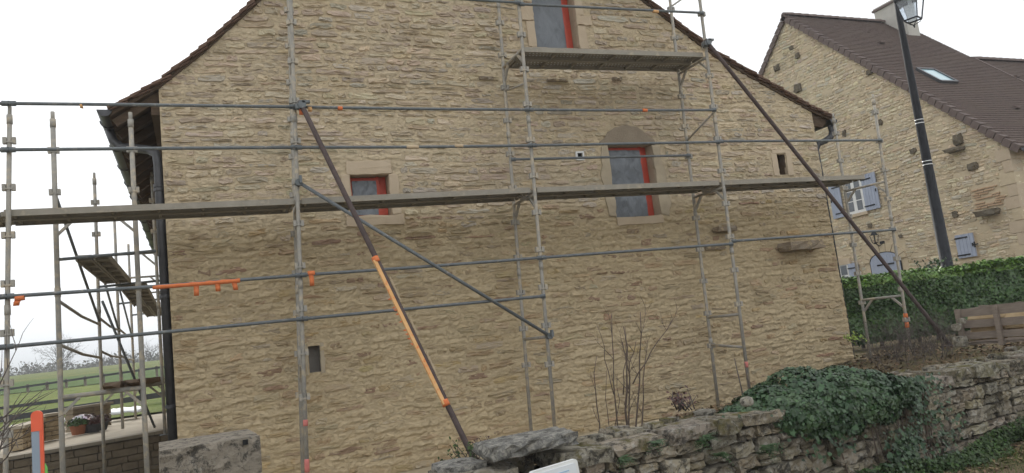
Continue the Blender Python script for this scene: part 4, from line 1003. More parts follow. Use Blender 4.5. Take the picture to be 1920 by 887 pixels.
# skylight lying in the roof plane
def roofpt(px_):
    n_ = np.array([0, -(zr - ze), YA - ye]); n_ = n_ / np.linalg.norm(n_); r0 = np.array([NX_, YA, zr + .03]); q = _w(px_); o_ = np.array([0, 0, EYE])
    return Vector(o_ + q * (((r0 - o_) @ n_) / (q @ n_))), Vector(n_)
qs = [roofpt(p) for p in ((1722, 131), (1752, 132), (1789, 155), (1757, 154))]; nn = qs[0][1]; qv = [q[0] for q in qs]
x0_ = (qv[0].x + qv[3].x) / 2; x1_ = (qv[1].x + qv[2].x) / 2; t0_ = (YA - (qv[0].y + qv[1].y) / 2) / (YA - ye); t1_ = (YA - (qv[2].y + qv[3].y) / 2) / (YA - ye)
def rp(x, t, d): return Vector((x, YA + (ye - YA) * t, zr + (ze - zr) * t)) + nn * d
sk = MB()
for a, c in (((x0_, t0_), (x1_, t0_)), ((x1_, t0_), (x1_, t1_)), ((x1_, t1_), (x0_, t1_)), ((x0_, t1_), (x0_, t0_))): sk.bar(rp(*a, .05), rp(*c, .05), .09, .1, up=nn)
sko = sk.build('skylight', 'zinc_dark', froof)
mk('pane', [tuple(rp(x0_, t0_, .07)), tuple(rp(x1_, t0_, .07)), tuple(rp(x1_, t1_, .07)), tuple(rp(x0_, t1_, .07))], [(0, 3, 2, 1)], 'roof_glass', sko)
for p in ((1652, 81), (1906, 145), (1905, 203)):
    q, _ = roofpt(p); mb = MB(); mb.box(q + nn * .03, (.24, .16, .07)); mb.build('vent_tile', 'verge_tile', froof)
# eave gutter of the farmhouse
V = []; F_ = []; n = 8
for xx in (NX_ - .05, 42):
    for k in range(n): a = PI + PI * k / (n - 1); V.append((xx, ye - .06 + .09 * math.cos(a), ze - .02 + .09 * math.sin(a)))
F_ = [(k, k + 1, n + k + 1, n + k) for k in range(n - 1)] + [tuple(range(n))]
mk('gutter', V, F_, 'zinc_dark', FARM, True)
# openings
def pbox(mb, u0, u1, v0, v1, d0, d1): mb.box((NX_ - (d0 + d1) / 2, -(u0 + u1) / 2, (v0 + v1) / 2), (abs(d1 - d0), u1 - u0, v1 - v0)); return mb
def shutter(u0, u1, v0, v1, parent, d=.05, arch=False, hinge='l'):
    nb = max(3, int((u1 - u0) / .11)); w = (u1 - u0) / nb; sh = None
    mb = MB(); pbox(mb, u0, u1, v0, v1, d, d + .022); sh = mb.build('shutter', 'shutter_blue', parent)
    for k in range(nb):
        mb = MB(); pbox(mb, u0 + k * w + .005, u0 + (k + 1) * w - .005, v0 + .002, v1 - .002, d + .0, d + .034); mb.build('board', 'shutter_blue', sh)
    for v in (v0 + (v1 - v0) * .12, v0 + (v1 - v0) * .86):
        mb = MB(); pbox(mb, u0 - .02 if hinge == 'l' else u0 + (u1 - u0) * .3, u1 - (u1 - u0) * .3 if hinge == 'l' else u1 + .02, v - .022, v + .022, d + .034, d + .045); mb.build('hinge', 'black_iron', sh)
    um = u1 - .05 if hinge == 'l' else u0 + .05; mb = MB(); pbox(mb, um - .02, um + .02, (v0 + v1) / 2 - .05, (v0 + v1) / 2 + .05, d + .034, d + .05); mb.build('latch', 'black_iron', sh)
    return sh
u0, u1, v0, v1 = FW['win']
mb = MB(); pbox(mb, u0 - .08, u1 + .08, v0 - .02, v1 + .02, -.02, .052); wn = mb.build('window', 'white_paint', FARM)
for a, c in ((u0, (u0 + u1) / 2 - .03), ((u0 + u1) / 2 + .03, u1)):
    for k in range(3):
        h_ = (v1 - v0 - .12) / 3; mb = MB(); pbox(mb, a + .04, c - .04, v0 + .06 + k * h_ + .015, v0 + .06 + (k + 1) * h_ - .015, .03, .056); mb.build('pane', 'window_glass', wn)
mb = MB(); pbox(mb, u0 - .12, u1 + .12, v0 - .12, v0 - .02, -.02, .09); mb.build('sill', 'dressed_stone', wn)
shutter(u1 + .08, u1 + .66, v0 - .02, v1 + .02, wn, .055); shutter(u0 - .68, u0 - .2, v0 - .03, v1 + .04, wn, .055, hinge='r')
u0, u1, v0, v1 = FW['small']; mb = MB(); pbox(mb, u0 - .02, u1 + .02, v0 - .02, v1 + .02, -.02, .04); wn = mb.build('window', 'dressed_stone', FARM); shutter(u0, u1, v0, v1, wn, .042)
mb = MB(); pbox(mb, u1 - .02, u1 + .12, (v0 + v1) / 2 - .02, (v0 + v1) / 2 + .01, .08, .1); pbox(mb, u1 + .0, u1 + .03, (v0 + v1) / 2 - .09, (v0 + v1) / 2 + .08, .08, .1); mb.build('shutter_bolt', 'black_iron', wn)
u0, u1, v0, v1 = FW['door']; um = (u0 + u1) / 2; rise = .30
def arch(u0, u1, v0, v1, rise, n=12):
    c = (u0 + u1) / 2; hw = (u1 - u0) / 2; return [(u0, v0), (u1, v0)] + [(c + hw * math.cos(PI * k / n), v1 - rise + rise * math.sin(PI * k / n)) for k in range(n + 1)]
def arch_slab(poly, d0, d1, name, mat, parent):
    n = len(poly); V = [(NX_ - d0, -a, b_) for a, b_ in poly] + [(NX_ - d1, -a, b_) for a, b_ in poly]
    return mk(name, V, [tuple(range(n)), tuple(range(2 * n - 1, n - 1, -1))] + [(i, i + n, (i + 1) % n + n, (i + 1) % n) for i in range(n)], mat, parent)
do = arch_slab(arch(u0, u1, v0, v1, rise), -.02, .035, 'door', 'black_iron', FARM)
nb = 10; w = (u1 - u0 - .06) / nb; apoly = arch(u0 + .03, u1 - .03, v0, v1 - .03, rise)
for k in range(nb):
    a = u0 + .03 + k * w; top = lambda uu: v1 - .03 - rise + rise * math.sqrt(max(0, 1 - ((uu - um) / ((u1 - u0) / 2 - .03)) ** 2))
    pl = [(a + .003, v0), (a + w - .003, v0), (a + w - .003, top(a + w - .003)), (a + w / 2, top(a + w / 2)), (a + .003, top(a + .003))]; arch_slab(pl, 0, .045, 'board', 'shutter_blue', do)
for a, c in ((u0 + .3, u0 + .52), (um + .0, um + .36)):
    mb = MB(); pbox(mb, a, c, .93 + EYE, .98 + EYE, .045, .06); mb.build('hinge', 'black_iron', do)
for k in range(9):                                                # arch stones
    a0, a1 = PI * k / 9, PI * (k + 1) / 9; hw = (u1 - u0) / 2; c = um; P = []
    for rr, rs, ang in ((hw, rise, a0 + .02), (hw + .24, rise + .26, a0 + .02), (hw + .24, rise + .26, a1 - .02), (hw, rise, a1 - .02)): P.append((c + rr * math.cos(ang), v1 - rise + rs * math.sin(ang)))
    arch_slab(P, -.02, .05 + .006 * (k % 2), 'arch_stone', 'farmhouse_mortar', do)
u0, u1, v0, v1 = FW['low']; mb = MB(); pbox(mb, u0, u1, v0, v1, -.02, .045); wn = mb.build('window', 'white_paint', FARM)
for k in range(3): h_ = (v1 - v0) / 3; mb = MB(); pbox(mb, u0 + .06, u1 - .06, v0 + k * h_ + .03, v0 + (k + 1) * h_ - .03, .02, .05); mb.build('pane', 'window_glass', wn)
mb = MB(); pbox(mb, u0 - .1, u1 + .15, v1 + .0, v1 + .2, -.02, .07); mb.build('lintel', 'dressed_stone', wn); shutter(u1 + .04, u1 + .46, v0, v1, wn, .055)
# wall lantern over the door
g_ = G((1648, 447)); c = Vector((NX_ - .2, -g_[0], g_[1])); wl = MB()
wl.path([(NX_, c.y - .12, c.z - .2), (NX_ - .12, c.y - .06, c.z - .26), (c.x, c.y, c.z - .15)], .018, 6)
for k in range(4):
    a = PI / 4 + k * PI / 2; wl.path([c + Vector((.13 * math.cos(a), .13 * math.sin(a), .12)), c + Vector((.08 * math.cos(a), .08 * math.sin(a), -.14))], .012, 5)
wl.path([c + Vector((0, 0, .12)), c + Vector((0, 0, .24)), c + Vector((0, 0, .3))], [.16, .05, .012], 4); wl.path([c + Vector((0, 0, -.18)), c + Vector((0, 0, -.13))], [.03, .09], 6); wl.box((NX_ - .02, c.y - .12, c.z - .22), (.05, .16, .22))
wl.build('wall_lantern', 'black_iron', FARM)
# corbels and stained stones, and dark lumps standing in for shaded putlog holes
for i, (p, w_, h_, dep) in enumerate((((1458, 127), .26, .22, .1), ((1497, 104), .16, .2, .1), ((1497, 166), .32, .3, .12), ((1650, 230), .2, .2, .1), ((1584, 250), .14, .22, .06), ((1714, 283), .18, .16, .08), ((1825, 312), .3, .2, .1), ((1792, 402), .16, .18, .06), ((1484, 90), .22, .14, .05), ((1795, 281), .5, .12, .3), ((1799, 262), .22, .3, .14), ((1858, 398), .62, .16, .3), ((1632, 136), .2, .14, .12), ((1632, 423), .14, .12, .08), ((1690, 443), .1, .1, .08))):
    a, z = G(p); V, F_ = rock((NX_ - dep / 2 + .05, -a, z), (dep + .1, w_, h_), 200 + i, (2, 3, 2), .16, .7)
    mk('corbel_stone', V, F_, 'dark_stone_hole_shade', FARM, False, (1, 1, 1))

# ------------------------------------------------------------------ street lamp
LD = 17.4; lb = at_d((1776, 500), LD); LX, LY = lb.x, lb.y; lz0 = gz(LX, LY)
LAMP = thing('street_lamp', (LX, LY, lz0), 'tall black tapered street lamp with a square glass lantern, before the farmhouse', 'street lamp')
ztop = at_d((1674, -34), LD).z
mb = MB(); mb.path([(LX, LY, lz0), (LX, LY, lz0 + .06), (LX, LY, lz0 + .061), (LX, LY, lz0 + (ztop - lz0) * .5), (LX, LY, ztop - .5), (LX, LY, ztop)], [.2, .2, .15, .105, .068, .06], 16); pole = mb.build('pole', 'black_iron', LAMP, True)
for py_ in (225, 232, 303, 309):
    z_ = min(np.linspace(lz0, ztop, 600), key=lambda q: abs(to_px((LX, LY, q))[0][1] - py_)); r0 = np.interp(z_, [lz0, lz0 + (ztop - lz0) * .5, ztop - .5], [.15, .105, .068]) + .005
    mb = MB(); mb.path([(LX, LY, z_ - .012), (LX, LY, z_ + .012)], r0, 16); mb.build('band', 'silver_band', pole, True)
cc = at_d((1708, 17), LD - .1); lc = Vector((cc.x, cc.y, cc.z)); lt, lb_, hl = .33, .20, .46
zt_, zb_ = lc.z + .22, lc.z - .26
lan = MB()
ca = [(PI / 4 + k * PI / 2 + .35) for k in range(4)]
top = [lc + Vector((lt * math.cos(a), lt * math.sin(a), zt_ - lc.z)) for a in ca]; bot = [lc + Vector((lb_ * math.cos(a), lb_ * math.sin(a), zb_ - lc.z)) for a in ca]
for k in range(4): lan.path([top[k], bot[k]], .014, 6); lan.bar(top[k], top[(k + 1) % 4], .035, .035); lan.bar(bot[k], bot[(k + 1) % 4], .025, .03)
lano = lan.build('lantern', 'black_iron', LAMP)
for k in range(4): 
    ins = lambda p: lc + (p - lc) * .985
    a_, b2, c2, d2_ = ins(top[k]), ins(top[(k + 1) % 4]), ins(bot[(k + 1) % 4]), ins(bot[k]); n_ = (b2 - a_).cross(d2_ - a_).normalized() * .004
    P = [a_, b2, c2, d2_, a_ + n_, b2 + n_, c2 + n_, d2_ + n_]; mk('glass_panel', [tuple(p) for p in P], [(0, 1, 2, 3), (7, 6, 5, 4), (0, 4, 5, 1), (1, 5, 6, 2), (2, 6, 7, 3), (3, 7, 4, 0)], 'lantern_glass', lano)
rf = MB(); r4 = [lc + Vector((lt * 1.12 * math.cos(a), lt * 1.12 * math.sin(a), zt_ - lc.z + .02)) for a in ca]; r5 = [lc + Vector((.1 * math.cos(a), .1 * math.sin(a), zt_ - lc.z + .22)) for a in ca]
rf.add([tuple(p) for p in r4 + r5], [(0, 1, 5, 4), (1, 2, 6, 5), (2, 3, 7, 6), (3, 0, 4, 7), (4, 5, 6, 7), (3, 2, 1, 0)]); rf.path([lc + Vector((0, 0, .42)), lc + Vector((0, 0, .55))], [.1, .03], 8); rf.build('lantern_roof', 'black_iron', lano)
sc_ = MB()
for k in range(4):
    e = bot[k]; sc_.path([e, e + (lc - e) * .2 + Vector((0, 0, -.30)) * .35, Vector((lc.x, lc.y, zb_ - .13))], .009, 5)
sc_.path([(lc.x, lc.y, zb_ - .19), (lc.x, lc.y, zb_ - .12)], [.012, .028], 8); sc_.build('scroll', 'black_iron', lano)
ar = MB(); ar.path([(LX, LY, ztop - .1), (LX + (lc.x - LX) * .5, LY + (lc.y - LY) * .5, ztop + .02), (lc.x, lc.y, ztop - .04), (lc.x, lc.y, lc.z + .5)], .022, 8); ar.build('bracket', 'black_iron', LAMP, True)
bl = MB(); bl.path([(lc.x, lc.y, zt_ + .0), (lc.x, lc.y, zt_ - .12)], [.05, .04], 8); bl.build('bulb_holder', 'white_paint', lano)

# ------------------------------------------------------------------ leaves
LEAF_OVAL = (np.array([[0, 0, 0], [.28, .35, .03], [.22, .75, .02], [0, 1, -.08], [-.22, .75, .02], [-.28, .35, .03]], float) - [0, .5, 0], [(0, 1, 2, 3), (0, 3, 4, 5)])
LEAF_IVY = (np.array([[0, 0, 0], [.42, .12, .03], [.28, .42, .05], [.36, .62, 0], [0, 1.0, -.06], [-.36, .62, 0], [-.28, .42, .05], [-.42, .12, .03]], float) - [0, .45, 0], [(0, 1, 2, 4), (2, 3, 4, 4), (0, 4, 6, 7), (4, 5, 6, 6)])
BLADE = (np.array([[-.04, 0, 0], [.04, 0, 0], [.028, .6, .05], [-.028, .6, .05], [0, 1.0, .2]], float), [(0, 1, 2, 3), (3, 2, 4, 4)])
def leaves(name, P, Nn, size, tpl, mat, parent=None, seed=0, droop=0.0, tint=(.75, 1.25), kind=None, along=None, tcol=None):
    r = np.random.default_rng(seed); V0, F0 = tpl; N = len(P); P = np.asarray(P); Nn = np.asarray(Nn, float); Nn = Nn / (np.linalg.norm(Nn, axis=1)[:, None] + 1e-9)
    A = r.normal(0, 1, (N, 3)) if along is None else np.asarray(along, float)
    A = A - (A * Nn).sum(1)[:, None] * Nn; A[:, 2] -= droop; A = A - (A * Nn).sum(1)[:, None] * Nn; A /= np.linalg.norm(A, axis=1)[:, None] + 1e-9
    B = np.cross(A, Nn); s_ = np.asarray(size)[:, None, None]
    V = P[:, None, :] + s_ * (V0[None, :, 0:1] * B[:, None, :] + V0[None, :, 1:2] * A[:, None, :] + V0[None, :, 2:3] * Nn[:, None, :])
    k = len(V0); me_f = []
    tris = []
    for f_ in F0:
        f_ = list(f_); tris.append(f_[:3]);
        if f_[3] != f_[2]: tris.append([f_[0], f_[2], f_[3]])
    T = np.array(tris); Fq = (np.arange(N)[:, None, None] * k + T[None]).reshape(-1, 3)
    tt = r.uniform(*tint, (N, 1)) * (1 + r.normal(0, .06, (N, 3)))
    if tcol is not None: tt = tt * tcol
    return fastmesh(name, V.reshape(-1, 3), Fq, mat, parent, True, np.repeat(tt, k, 0), kind)

# clipped laurel hedge
HD = thing('hedge', (13.5, 10.8, .75), 'long clipped evergreen hedge with light leaves on top, brightened in colour as if sunlit', 'hedge')
h0 = at_d((1560, 532), 15.2); h1 = at_d((2060, 470), 15.2); h0.z = h1.z = 0
hd = (h1 - h0); HL = hd.length; hd.normalize(); hn = Vector((hd.y, -hd.x, 0))
if hn.y > 0: hn = -hn
zb0, zt0 = .72, 1.99; thk = .9
r = np.random.default_rng(21)
def hedge_pt(a, zf, face):
    if face == 0: d = 0.0 + .06 * vn(a * 1.3, zf * 2.2, 4) + .03 * vn(a * 4, zf * 5, 5); z = zb0 + zf * (zt0 - zb0); return d, z
N1 = 26000
a = r.uniform(0, HL, N1); zf = r.uniform(0, 1, N1) ** .92
d = .10 * vn(a * 1.1, zf * 2.4, 4) + .05 * vn(a * 4, zf * 6, 5) - np.abs(r.normal(0, .07, N1)) - .18 * (zf < .12) * (.12 - zf) / .12 - .10 * np.clip(zf - .93, 0, 1) / .07
h0a, hda, hna = np.array(h0), np.array(hd), np.array(hn)
P = h0a + a[:, None] * hda + d[:, None] * hna; P[:, 2] = zb0 + zf * (zt0 - zb0) + .03 * vn(a * 2, zf, 6)
Nn = hna * .9 + r.normal(0, .45, (N1, 3)) + np.array([0, 0, .45])
N2 = 11000
a2 = r.uniform(0, HL, N2); d2_ = -r.uniform(0.0, thk, N2)
P2 = h0a + a2[:, None] * hda + d2_[:, None] * hna; P2[:, 2] = zt0 + .05 * vn(a2 * 1.2, d2_ * 2, 7) + r.normal(0, .03, N2) - .05 * (d2_ > -.08)
Nn2 = r.normal(0, .5, (N2, 3)) + np.array([0, 0, 1.1])
tc = np.concatenate([np.where((P[:, 2] > zt0 - .14)[:, None], [1.9, 1.8, 1.2], [1, 1, 1]), np.tile([2.2, 2.1, 1.25], (N2, 1))])  # top leaves tinted brighter: light on the hedge top put into colour
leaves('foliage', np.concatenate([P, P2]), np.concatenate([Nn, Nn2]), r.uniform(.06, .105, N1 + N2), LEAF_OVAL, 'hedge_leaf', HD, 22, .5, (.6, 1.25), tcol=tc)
mb = MB(); c0 = h0 + hn * -.5; c1 = h1 + hn * -.5; mb.bar(c0 + Vector((0, 0, (zb0 + zt0) / 2)), c1 + Vector((0, 0, (zb0 + zt0) / 2)), .68, zt0 - zb0 - .18); mb.build('inner_branches', 'wall_earth', HD)
for i in range(14):
    c = h0 + hd * (i + .5) * HL / 14 - hn * .4; mb = MB(); mb.path([(c.x, c.y, .6), (c.x + .04, c.y, 1.4)], [.04, .02], 6); mb.build('stem', 'twig_bark', HD)

# ------------------------------------------------------------------ low dry-stone wall in the foreground
WALL = thing('dry_stone_wall', (5.0, 5.2, 0.0), 'low mossy dry-stone wall with rough flat coping running across the foreground', 'wall')
def wy(x): return float(np.interp(x, [1.4, 3.0, 5.0, 8.3, 13.0], [4.72, 4.86, 5.08, 5.60, 6.45]))
def wang(x): return math.atan2(wy(x + .3) - wy(x - .3), .6)
def wtop(x): return float(np.interp(x, [1.4, 3, 5, 8.3, 13], [.80, .83, .80, .80, .80])) - .09
r = np.random.default_rng(31)
WT = .50
# earth and rubble core
xs_ = np.linspace(1.62, 13, 60); V = []; F_ = []
for x in xs_: y = wy(x); V += [(x, y + .075, -.05), (x, y + .075, wtop(x) - .02), (x, y + WT - .03, wtop(x) - .02), (x, y + WT - .03, -.05)]
n = len(xs_)
for i in range(n - 1):
    b_ = i * 4; F_ += [(b_, b_ + 4, b_ + 5, b_ + 1), (b_ + 1, b_ + 5, b_ + 6, b_ + 2), (b_ + 2, b_ + 6, b_ + 7, b_ + 3)]
F_ += [(0, 1, 2, 3), ((n - 1) * 4 + 3, (n - 1) * 4 + 2, (n - 1) * 4 + 1, (n - 1) * 4)]
mk('rubble_core', V, F_, 'wall_earth', WALL)
BEYOND = []
def wall_stone(x, z, L, h, dep, seed, mat, name='stone', yoff=0.0, seg=(4, 3, 3), jit=.12, roll=0.0, pw=.8):
    V, F_ = rock((0, 0, 0), (L, dep, h), seed, seg, jit, pw)
    R = Matrix.Rotation(wang(x), 3, 'Z') @ Matrix.Rotation(roll, 3, 'Y'); c = Vector((x, wy(x) + dep / 2 + yoff, z))
    V = [tuple(R @ Vector(v) + c) for v in V]
    q = r.uniform(.75, 1.3); t = (q * r.uniform(.97, 1.08), q, q * r.uniform(.85, 1.0))
    if x > 9.3: BEYOND.append((V, F_, t, mat)); return None
    o_ = mk(name, V, F_, mat, WALL, False, t); return o_
seed = 500
z = 0.0; 
row = 0
while z < .70:
    h = r.uniform(.075, .17); h = min(h, .735 - z)
    if h < .05: break
    x = 1.66 + r.uniform(0, .15)
    while x < 12.5:
        L = r.uniform(.11, .33) * (1.15 if row < 2 else 1.0)
        if r.random() < .25 and L < .3:                           # two thin ones instead of one
            for q in (0, 1): wall_stone(x + L / 2, z + h * (.25 + .5 * q), L - .022, h * .43, r.uniform(.16, .24), seed, 'wall_rock', yoff=r.uniform(-.025, .025)); seed += 1
        else: wall_stone(x + L / 2, z + h / 2 + r.uniform(-.008, .008), L - .03, h * r.uniform(.82, .96), r.uniform(.17, .27), seed, 'wall_rock', yoff=r.uniform(-.04, .03), roll=r.normal(0, .05), jit=.13, pw=.84, seg=(5, 3, 4))
        seed += 1; x += L
    z += h; row += 1
# coping: flat slabs, two deep
x = 2.15
while x < 12.6:
    L = r.uniform(.24, .55)
    wall_stone(x + L / 2, wtop(x) + .045 + r.uniform(-.012, .02), L - .01, r.uniform(.085, .13), r.uniform(.26, .36), seed, 'coping_rock', 'coping_stone', yoff=-.04 + r.uniform(-.03, .03), seg=(5, 4, 2), roll=r.normal(0, .04)); seed += 1; x += L
x = 1.9
while x < 12.6:
    L = r.uniform(.18, .42)
    wall_stone(x + L / 2, wtop(x) + .05 + r.uniform(-.012, .03), L - .01, r.uniform(.06, .11), r.uniform(.2, .3), seed, 'coping_rock', 'coping_stone', yoff=.25 + r.uniform(-.03, .05), seg=(4, 3, 2), roll=r.normal(0, .05)); seed += 1; x += L
# thin loose stones and gravel lying on top
x = 2.2
while x < 12.5:
    wall_stone(x, wtop(x) + .11, r.uniform(.07, .2), r.uniform(.03, .06), r.uniform(.07, .16), seed, 'coping_rock', 'loose_stone', yoff=r.uniform(.1, .5), seg=(3, 3, 2), roll=r.normal(0, .1)); seed += 1; x += r.uniform(.1, .3)
V = []; F_ = []; T_ = []
for v_, f_, t_, _ in BEYOND: F_ += [tuple(i + len(V) for i in q) for q in f_]; V += v_; T_ += [t_] * len(v_)
mk('further_stones', V, F_, 'wall_rock', WALL, False, np.array(T_), 'stuff')
# end of the wall at the gateway: big lichen-grey slab, smaller stone beside it
V, F_ = rock((0, 0, 0), (.64, .42, .09), 901, (9, 7, 3), .08, .84); c = Vector((2.03, 4.93, .92)); R = Matrix.Rotation(-.05, 3, 'Z') @ Matrix.Rotation(-.03, 3, 'Y')
mk('cap_slab', [tuple(R @ Vector(v) + c) for v in V], F_, 'cap_slab', WALL, False, (.85, .85, .84))
V, F_ = rock((1.58, 5.08, .78), (.30, .34, .15), 902, (4, 4, 3), .09, .8); mk('cap_slab', V, F_, 'cap_slab', WALL, False, (1, 1, 1))
V, F_ = rock((1.65, 5.02, .40), (.5, .5, .82), 903, (4, 4, 4), .06, .93); mk('stone', V, F_, 'wall_rock', WALL, False, (1, 1, 1))
V, F_ = rock((1.40, 5.1, .36), (.3, .4, .74), 904, (4, 4, 4), .06, .93); mk('stone', V, F_, 'wall_rock', WALL, False, (1.1, 1.1, 1.05))
o_ = at_d((1400, 753), 5.75); V, F_ = rock(o_, (.085, .08, .065), 905, (4, 4, 4), .05, .15); mk('loose_stone', V, F_, 'cap_slab', WALL, False, (1.5, 1.4, 1.2))
# white plate hung on the end of the wall
tl, tr = at_y((994, 886), 4.50), at_y((1077, 861), 4.53); ux = (tr - tl); Lp = ux.length; ux.normalize(); uz = Vector((.03, .0, 1)); uz = (uz - ux * uz.dot(ux)).normalized(); un = ux.cross(uz)
SIGN = thing('letterbox', tuple(tl + ux * Lp / 2 - uz * .34), 'white rounded letterbox front with blue edging, fixed under the lichen-grey slab', 'letterbox')
def rrect(w, h, rad, n=5):
    P = []
    for cx_, cz_, a0 in ((w - rad, -rad, 0), (rad, -rad, PI / 2), (rad, -h + rad, PI), (w - rad, -h + rad, 3 * PI / 2)):
        for k in range(n + 1): a = a0 + PI / 2 * k / n; P.append((cx_ + rad * math.cos(a), cz_ + rad * math.sin(a)))
    return P
def plate(w, h, rad, o0, d0, d1, name, mat, dx=0, dz=0):
    P = rrect(w, h, rad); n = len(P); V = [tuple(o0 + ux * (a + dx) + uz * (b_ + dz) + un * d) for d in (d0, d1) for a, b_ in P]
    return mk(name, V, [tuple(range(n))[::-1], tuple(range(n, 2 * n))] + [(i, (i + 1) % n, n + (i + 1) % n, n + i) for i in range(n)], mat, SIGN)
if un.y > 0: un = -un
plate(Lp + .02, .34, .022, tl, -.03, 0, 'box_body', 'white_paint'); plate(Lp - .015, .30, .016, tl, 0.0, .008, 'front_panel', 'white_cover', .012, -.02)
for dz2 in (-.055, -.085):
    a = tl + ux * .10 + uz * dz2 + un * .009; mb = MB(); mb.bar(a, a + ux * (Lp - .16), .006, .004, up=un); mb.build('blue_line', 'blue_label', SIGN)
# concrete block on the gate pier, left
PIER = thing('gate_pier', (0.03, 6.2, 0.1), 'weathered grey concrete block capping the gate pier, left of the gateway', 'gate pier')
def concrete(c, size, seed, seg, name, jit=.02, pw=.94):
    V, F_ = rock((0, 0, 0), size, seed, seg, jit, pw); R = Matrix.Rotation(.05, 3, 'Z'); mk(name, [tuple(R @ Vector(v) + Vector(c)) for v in V], F_, 'old_concrete', PIER, False, (1.5, 1.45, 1.35))
concrete((.02, 6.25, 1.03), (.66, .82, .26), 911, (12, 10, 6), 'cap_block', .018, .97); concrete((.0, 6.24, .74), (.68, .84, .33), 912, (12, 10, 6), 'pier_block', .018, .97); concrete((.02, 6.26, .33), (.66, .8, .5), 913, (8, 8, 5), 'pier_block', .03)
q = at_y((460, 829), 5.86); mb = MB(); mb.box(q, (.035, .03, .035)); mb.build('bolt_hole_shade', 'hole_dark', PIER)  # dark square block stands in for the shade of a hole

# ------------------------------------------------------------------ plants on and behind the wall
r = np.random.default_rng(41)
IVY = thing('ivy', (5.0, 5.3, .2), 'dark green ivy mound spilling over the top and face of the low wall', 'ivy')
N = 9000
# mound on top: ellipsoid surface bumps between X 3.5 and 6.2
cxy = [(4.12, 5.25, .26, .22, .12), (4.5, 5.30, .42, .36, .23), (4.95, 5.38, .55, .48, .34), (5.45, 5.40, .45, .46, .30), (5.85, 5.42, .32, .36, .18), (4.65, 5.12, .4, .26, .18), (5.3, 5.14, .42, .26, .2)]
PP, NNs = [], []
for (cx_, cy_, ra, rb, rc) in cxy:
    k = int(7500 * (ra + rb) / .9); d = r.normal(0, 1, (k, 3)); d /= np.linalg.norm(d, axis=1)[:, None]; d = d[(d[:, 2] > -.75) & (d[:, 1] < .75)]
    s_ = 1 + .16 * vn(d[:, 0] * 4 + cx_, d[:, 2] * 4, 5)[:, None] - np.abs(r.normal(0, .06, (len(d), 1)))
    PP.append(np.array([cx_, cy_, wtop(cx_) + .03]) + d * s_ * [ra, rb, rc]); NNs.append(d + r.normal(0, .45, d.shape) + [0, -.15, .45])
# hanging curtain down the wall face
k = 18000; x = r.uniform(3.6, 7.0, k); zf = r.uniform(0, 1, k)
dens = np.exp(-((x - 5.55) / .55) ** 2) + .8 * np.exp(-((x - 4.95) / .5) ** 2) * (zf > .62) + .18 * np.exp(-((x - 6.2) / .3) ** 2) * (zf < .6)
keep = r.random(k) < np.clip(dens * (.45 + .8 * vn(x * 2.5, zf * 3, 9)), 0, 1); x = x[keep]; zf = zf[keep]
yy = np.array([wy(a) for a in x]) - .05 - np.abs(r.normal(0, .05, len(x))) - .10 * np.exp(-((x - 5.5) / .4) ** 2)
PP.append(np.stack([x, yy, .02 + zf * .85], 1)); NNs.append(np.array([0, -1, .5]) + r.normal(0, .4, (len(x), 3)))
PP = np.concatenate(PP); NNs = np.concatenate(NNs)
leaves('foliage', PP, NNs, np.clip(r.lognormal(-3.45, .32, len(PP)), .016, .062), LEAF_IVY, 'ivy_leaf', IVY, 42, .9, (.6, 1.5))
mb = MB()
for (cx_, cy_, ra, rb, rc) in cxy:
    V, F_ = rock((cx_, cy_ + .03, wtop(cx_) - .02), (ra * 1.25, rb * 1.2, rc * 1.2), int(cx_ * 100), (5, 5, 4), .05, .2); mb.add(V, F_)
mb.build('ivy_shade_core', 'ivy_shade', IVY)  # dark lumps coloured as the shade between the ivy leaves
for k in range(16):
    x = r.uniform(4.9, 6.2); p = [Vector((x + .05 * math.sin(j + k), wy(x) - .03 - .02 * (j % 2), .85 - j * .16)) for j in range(6)]; mb = MB(); mb.path(p, .006, 5); mb.build('vine', 'twig_bark', IVY)
# low weeds along the foot of the wall
k = 9000; x = r.uniform(5.0, 11.5, k); t = r.random(k)
hh = .10 + .30 * np.clip(vn(x * 1.1, x * 0 + 3, 3) * .6 + .5, 0, 1); z = r.uniform(0, 1, k) * hh
yy = np.array([wy(a) for a in x]) - .05 - (1 - z / .5) * r.uniform(.02, .42, k) * (.5 + .5 * vn(x * 2, z * 4, 4))
o_ = leaves('ground_weeds', np.stack([x, yy, z + .01], 1), np.array([0, -.6, .8]) + r.normal(0, .5, (k, 3)), r.uniform(.022, .05, k), LEAF_OVAL, 'weed_leaf', None, 43, .2, (.5, 1.5), 'stuff')
tag(o_, 'small leafy weeds crowding the foot of the low wall at right', 'weeds')
k = 9000; x = r.uniform(4.2, 11.5, k); y = np.array([wy(a) for a in x]) - r.uniform(.25, 2.0, k)
o_ = leaves('grass_verge', np.stack([x, y, ground_z(x, y)], 1), np.array([0, 0, .05]) + np.stack([r.normal(0, 1, k), r.normal(0, 1, k), r.normal(0, .15, k)], 1), r.uniform(.03, .09, k), BLADE, 'grass_blade', None, 44, 0, (.6, 1.4), 'stuff', along=np.stack([r.normal(0, .35, k), r.normal(0, .35, k), np.ones(k)], 1))
tag(o_, 'short grass growing on the verge before the wall', 'grass')
k = 8000; x = r.uniform(2.0, 13, k); y = np.array([wy(a) for a in x]) + .5 + r.uniform(0, 4, k); kk = ~((x < 10.6) & (y > 9.85)); x = x[kk]; y = y[kk]
o_ = leaves('leaf_litter', np.stack([x, y, ground_z(x, y) + .02], 1), np.array([0, 0, 1]) + r.normal(0, .4, (len(x), 3)), r.uniform(.04, .09, len(x)), LEAF_OVAL, 'litter', None, 47, 0, (.3, 1.3), 'stuff'); tag(o_, 'brown dead leaves on the soil between wall and hedge', 'leaf litter')
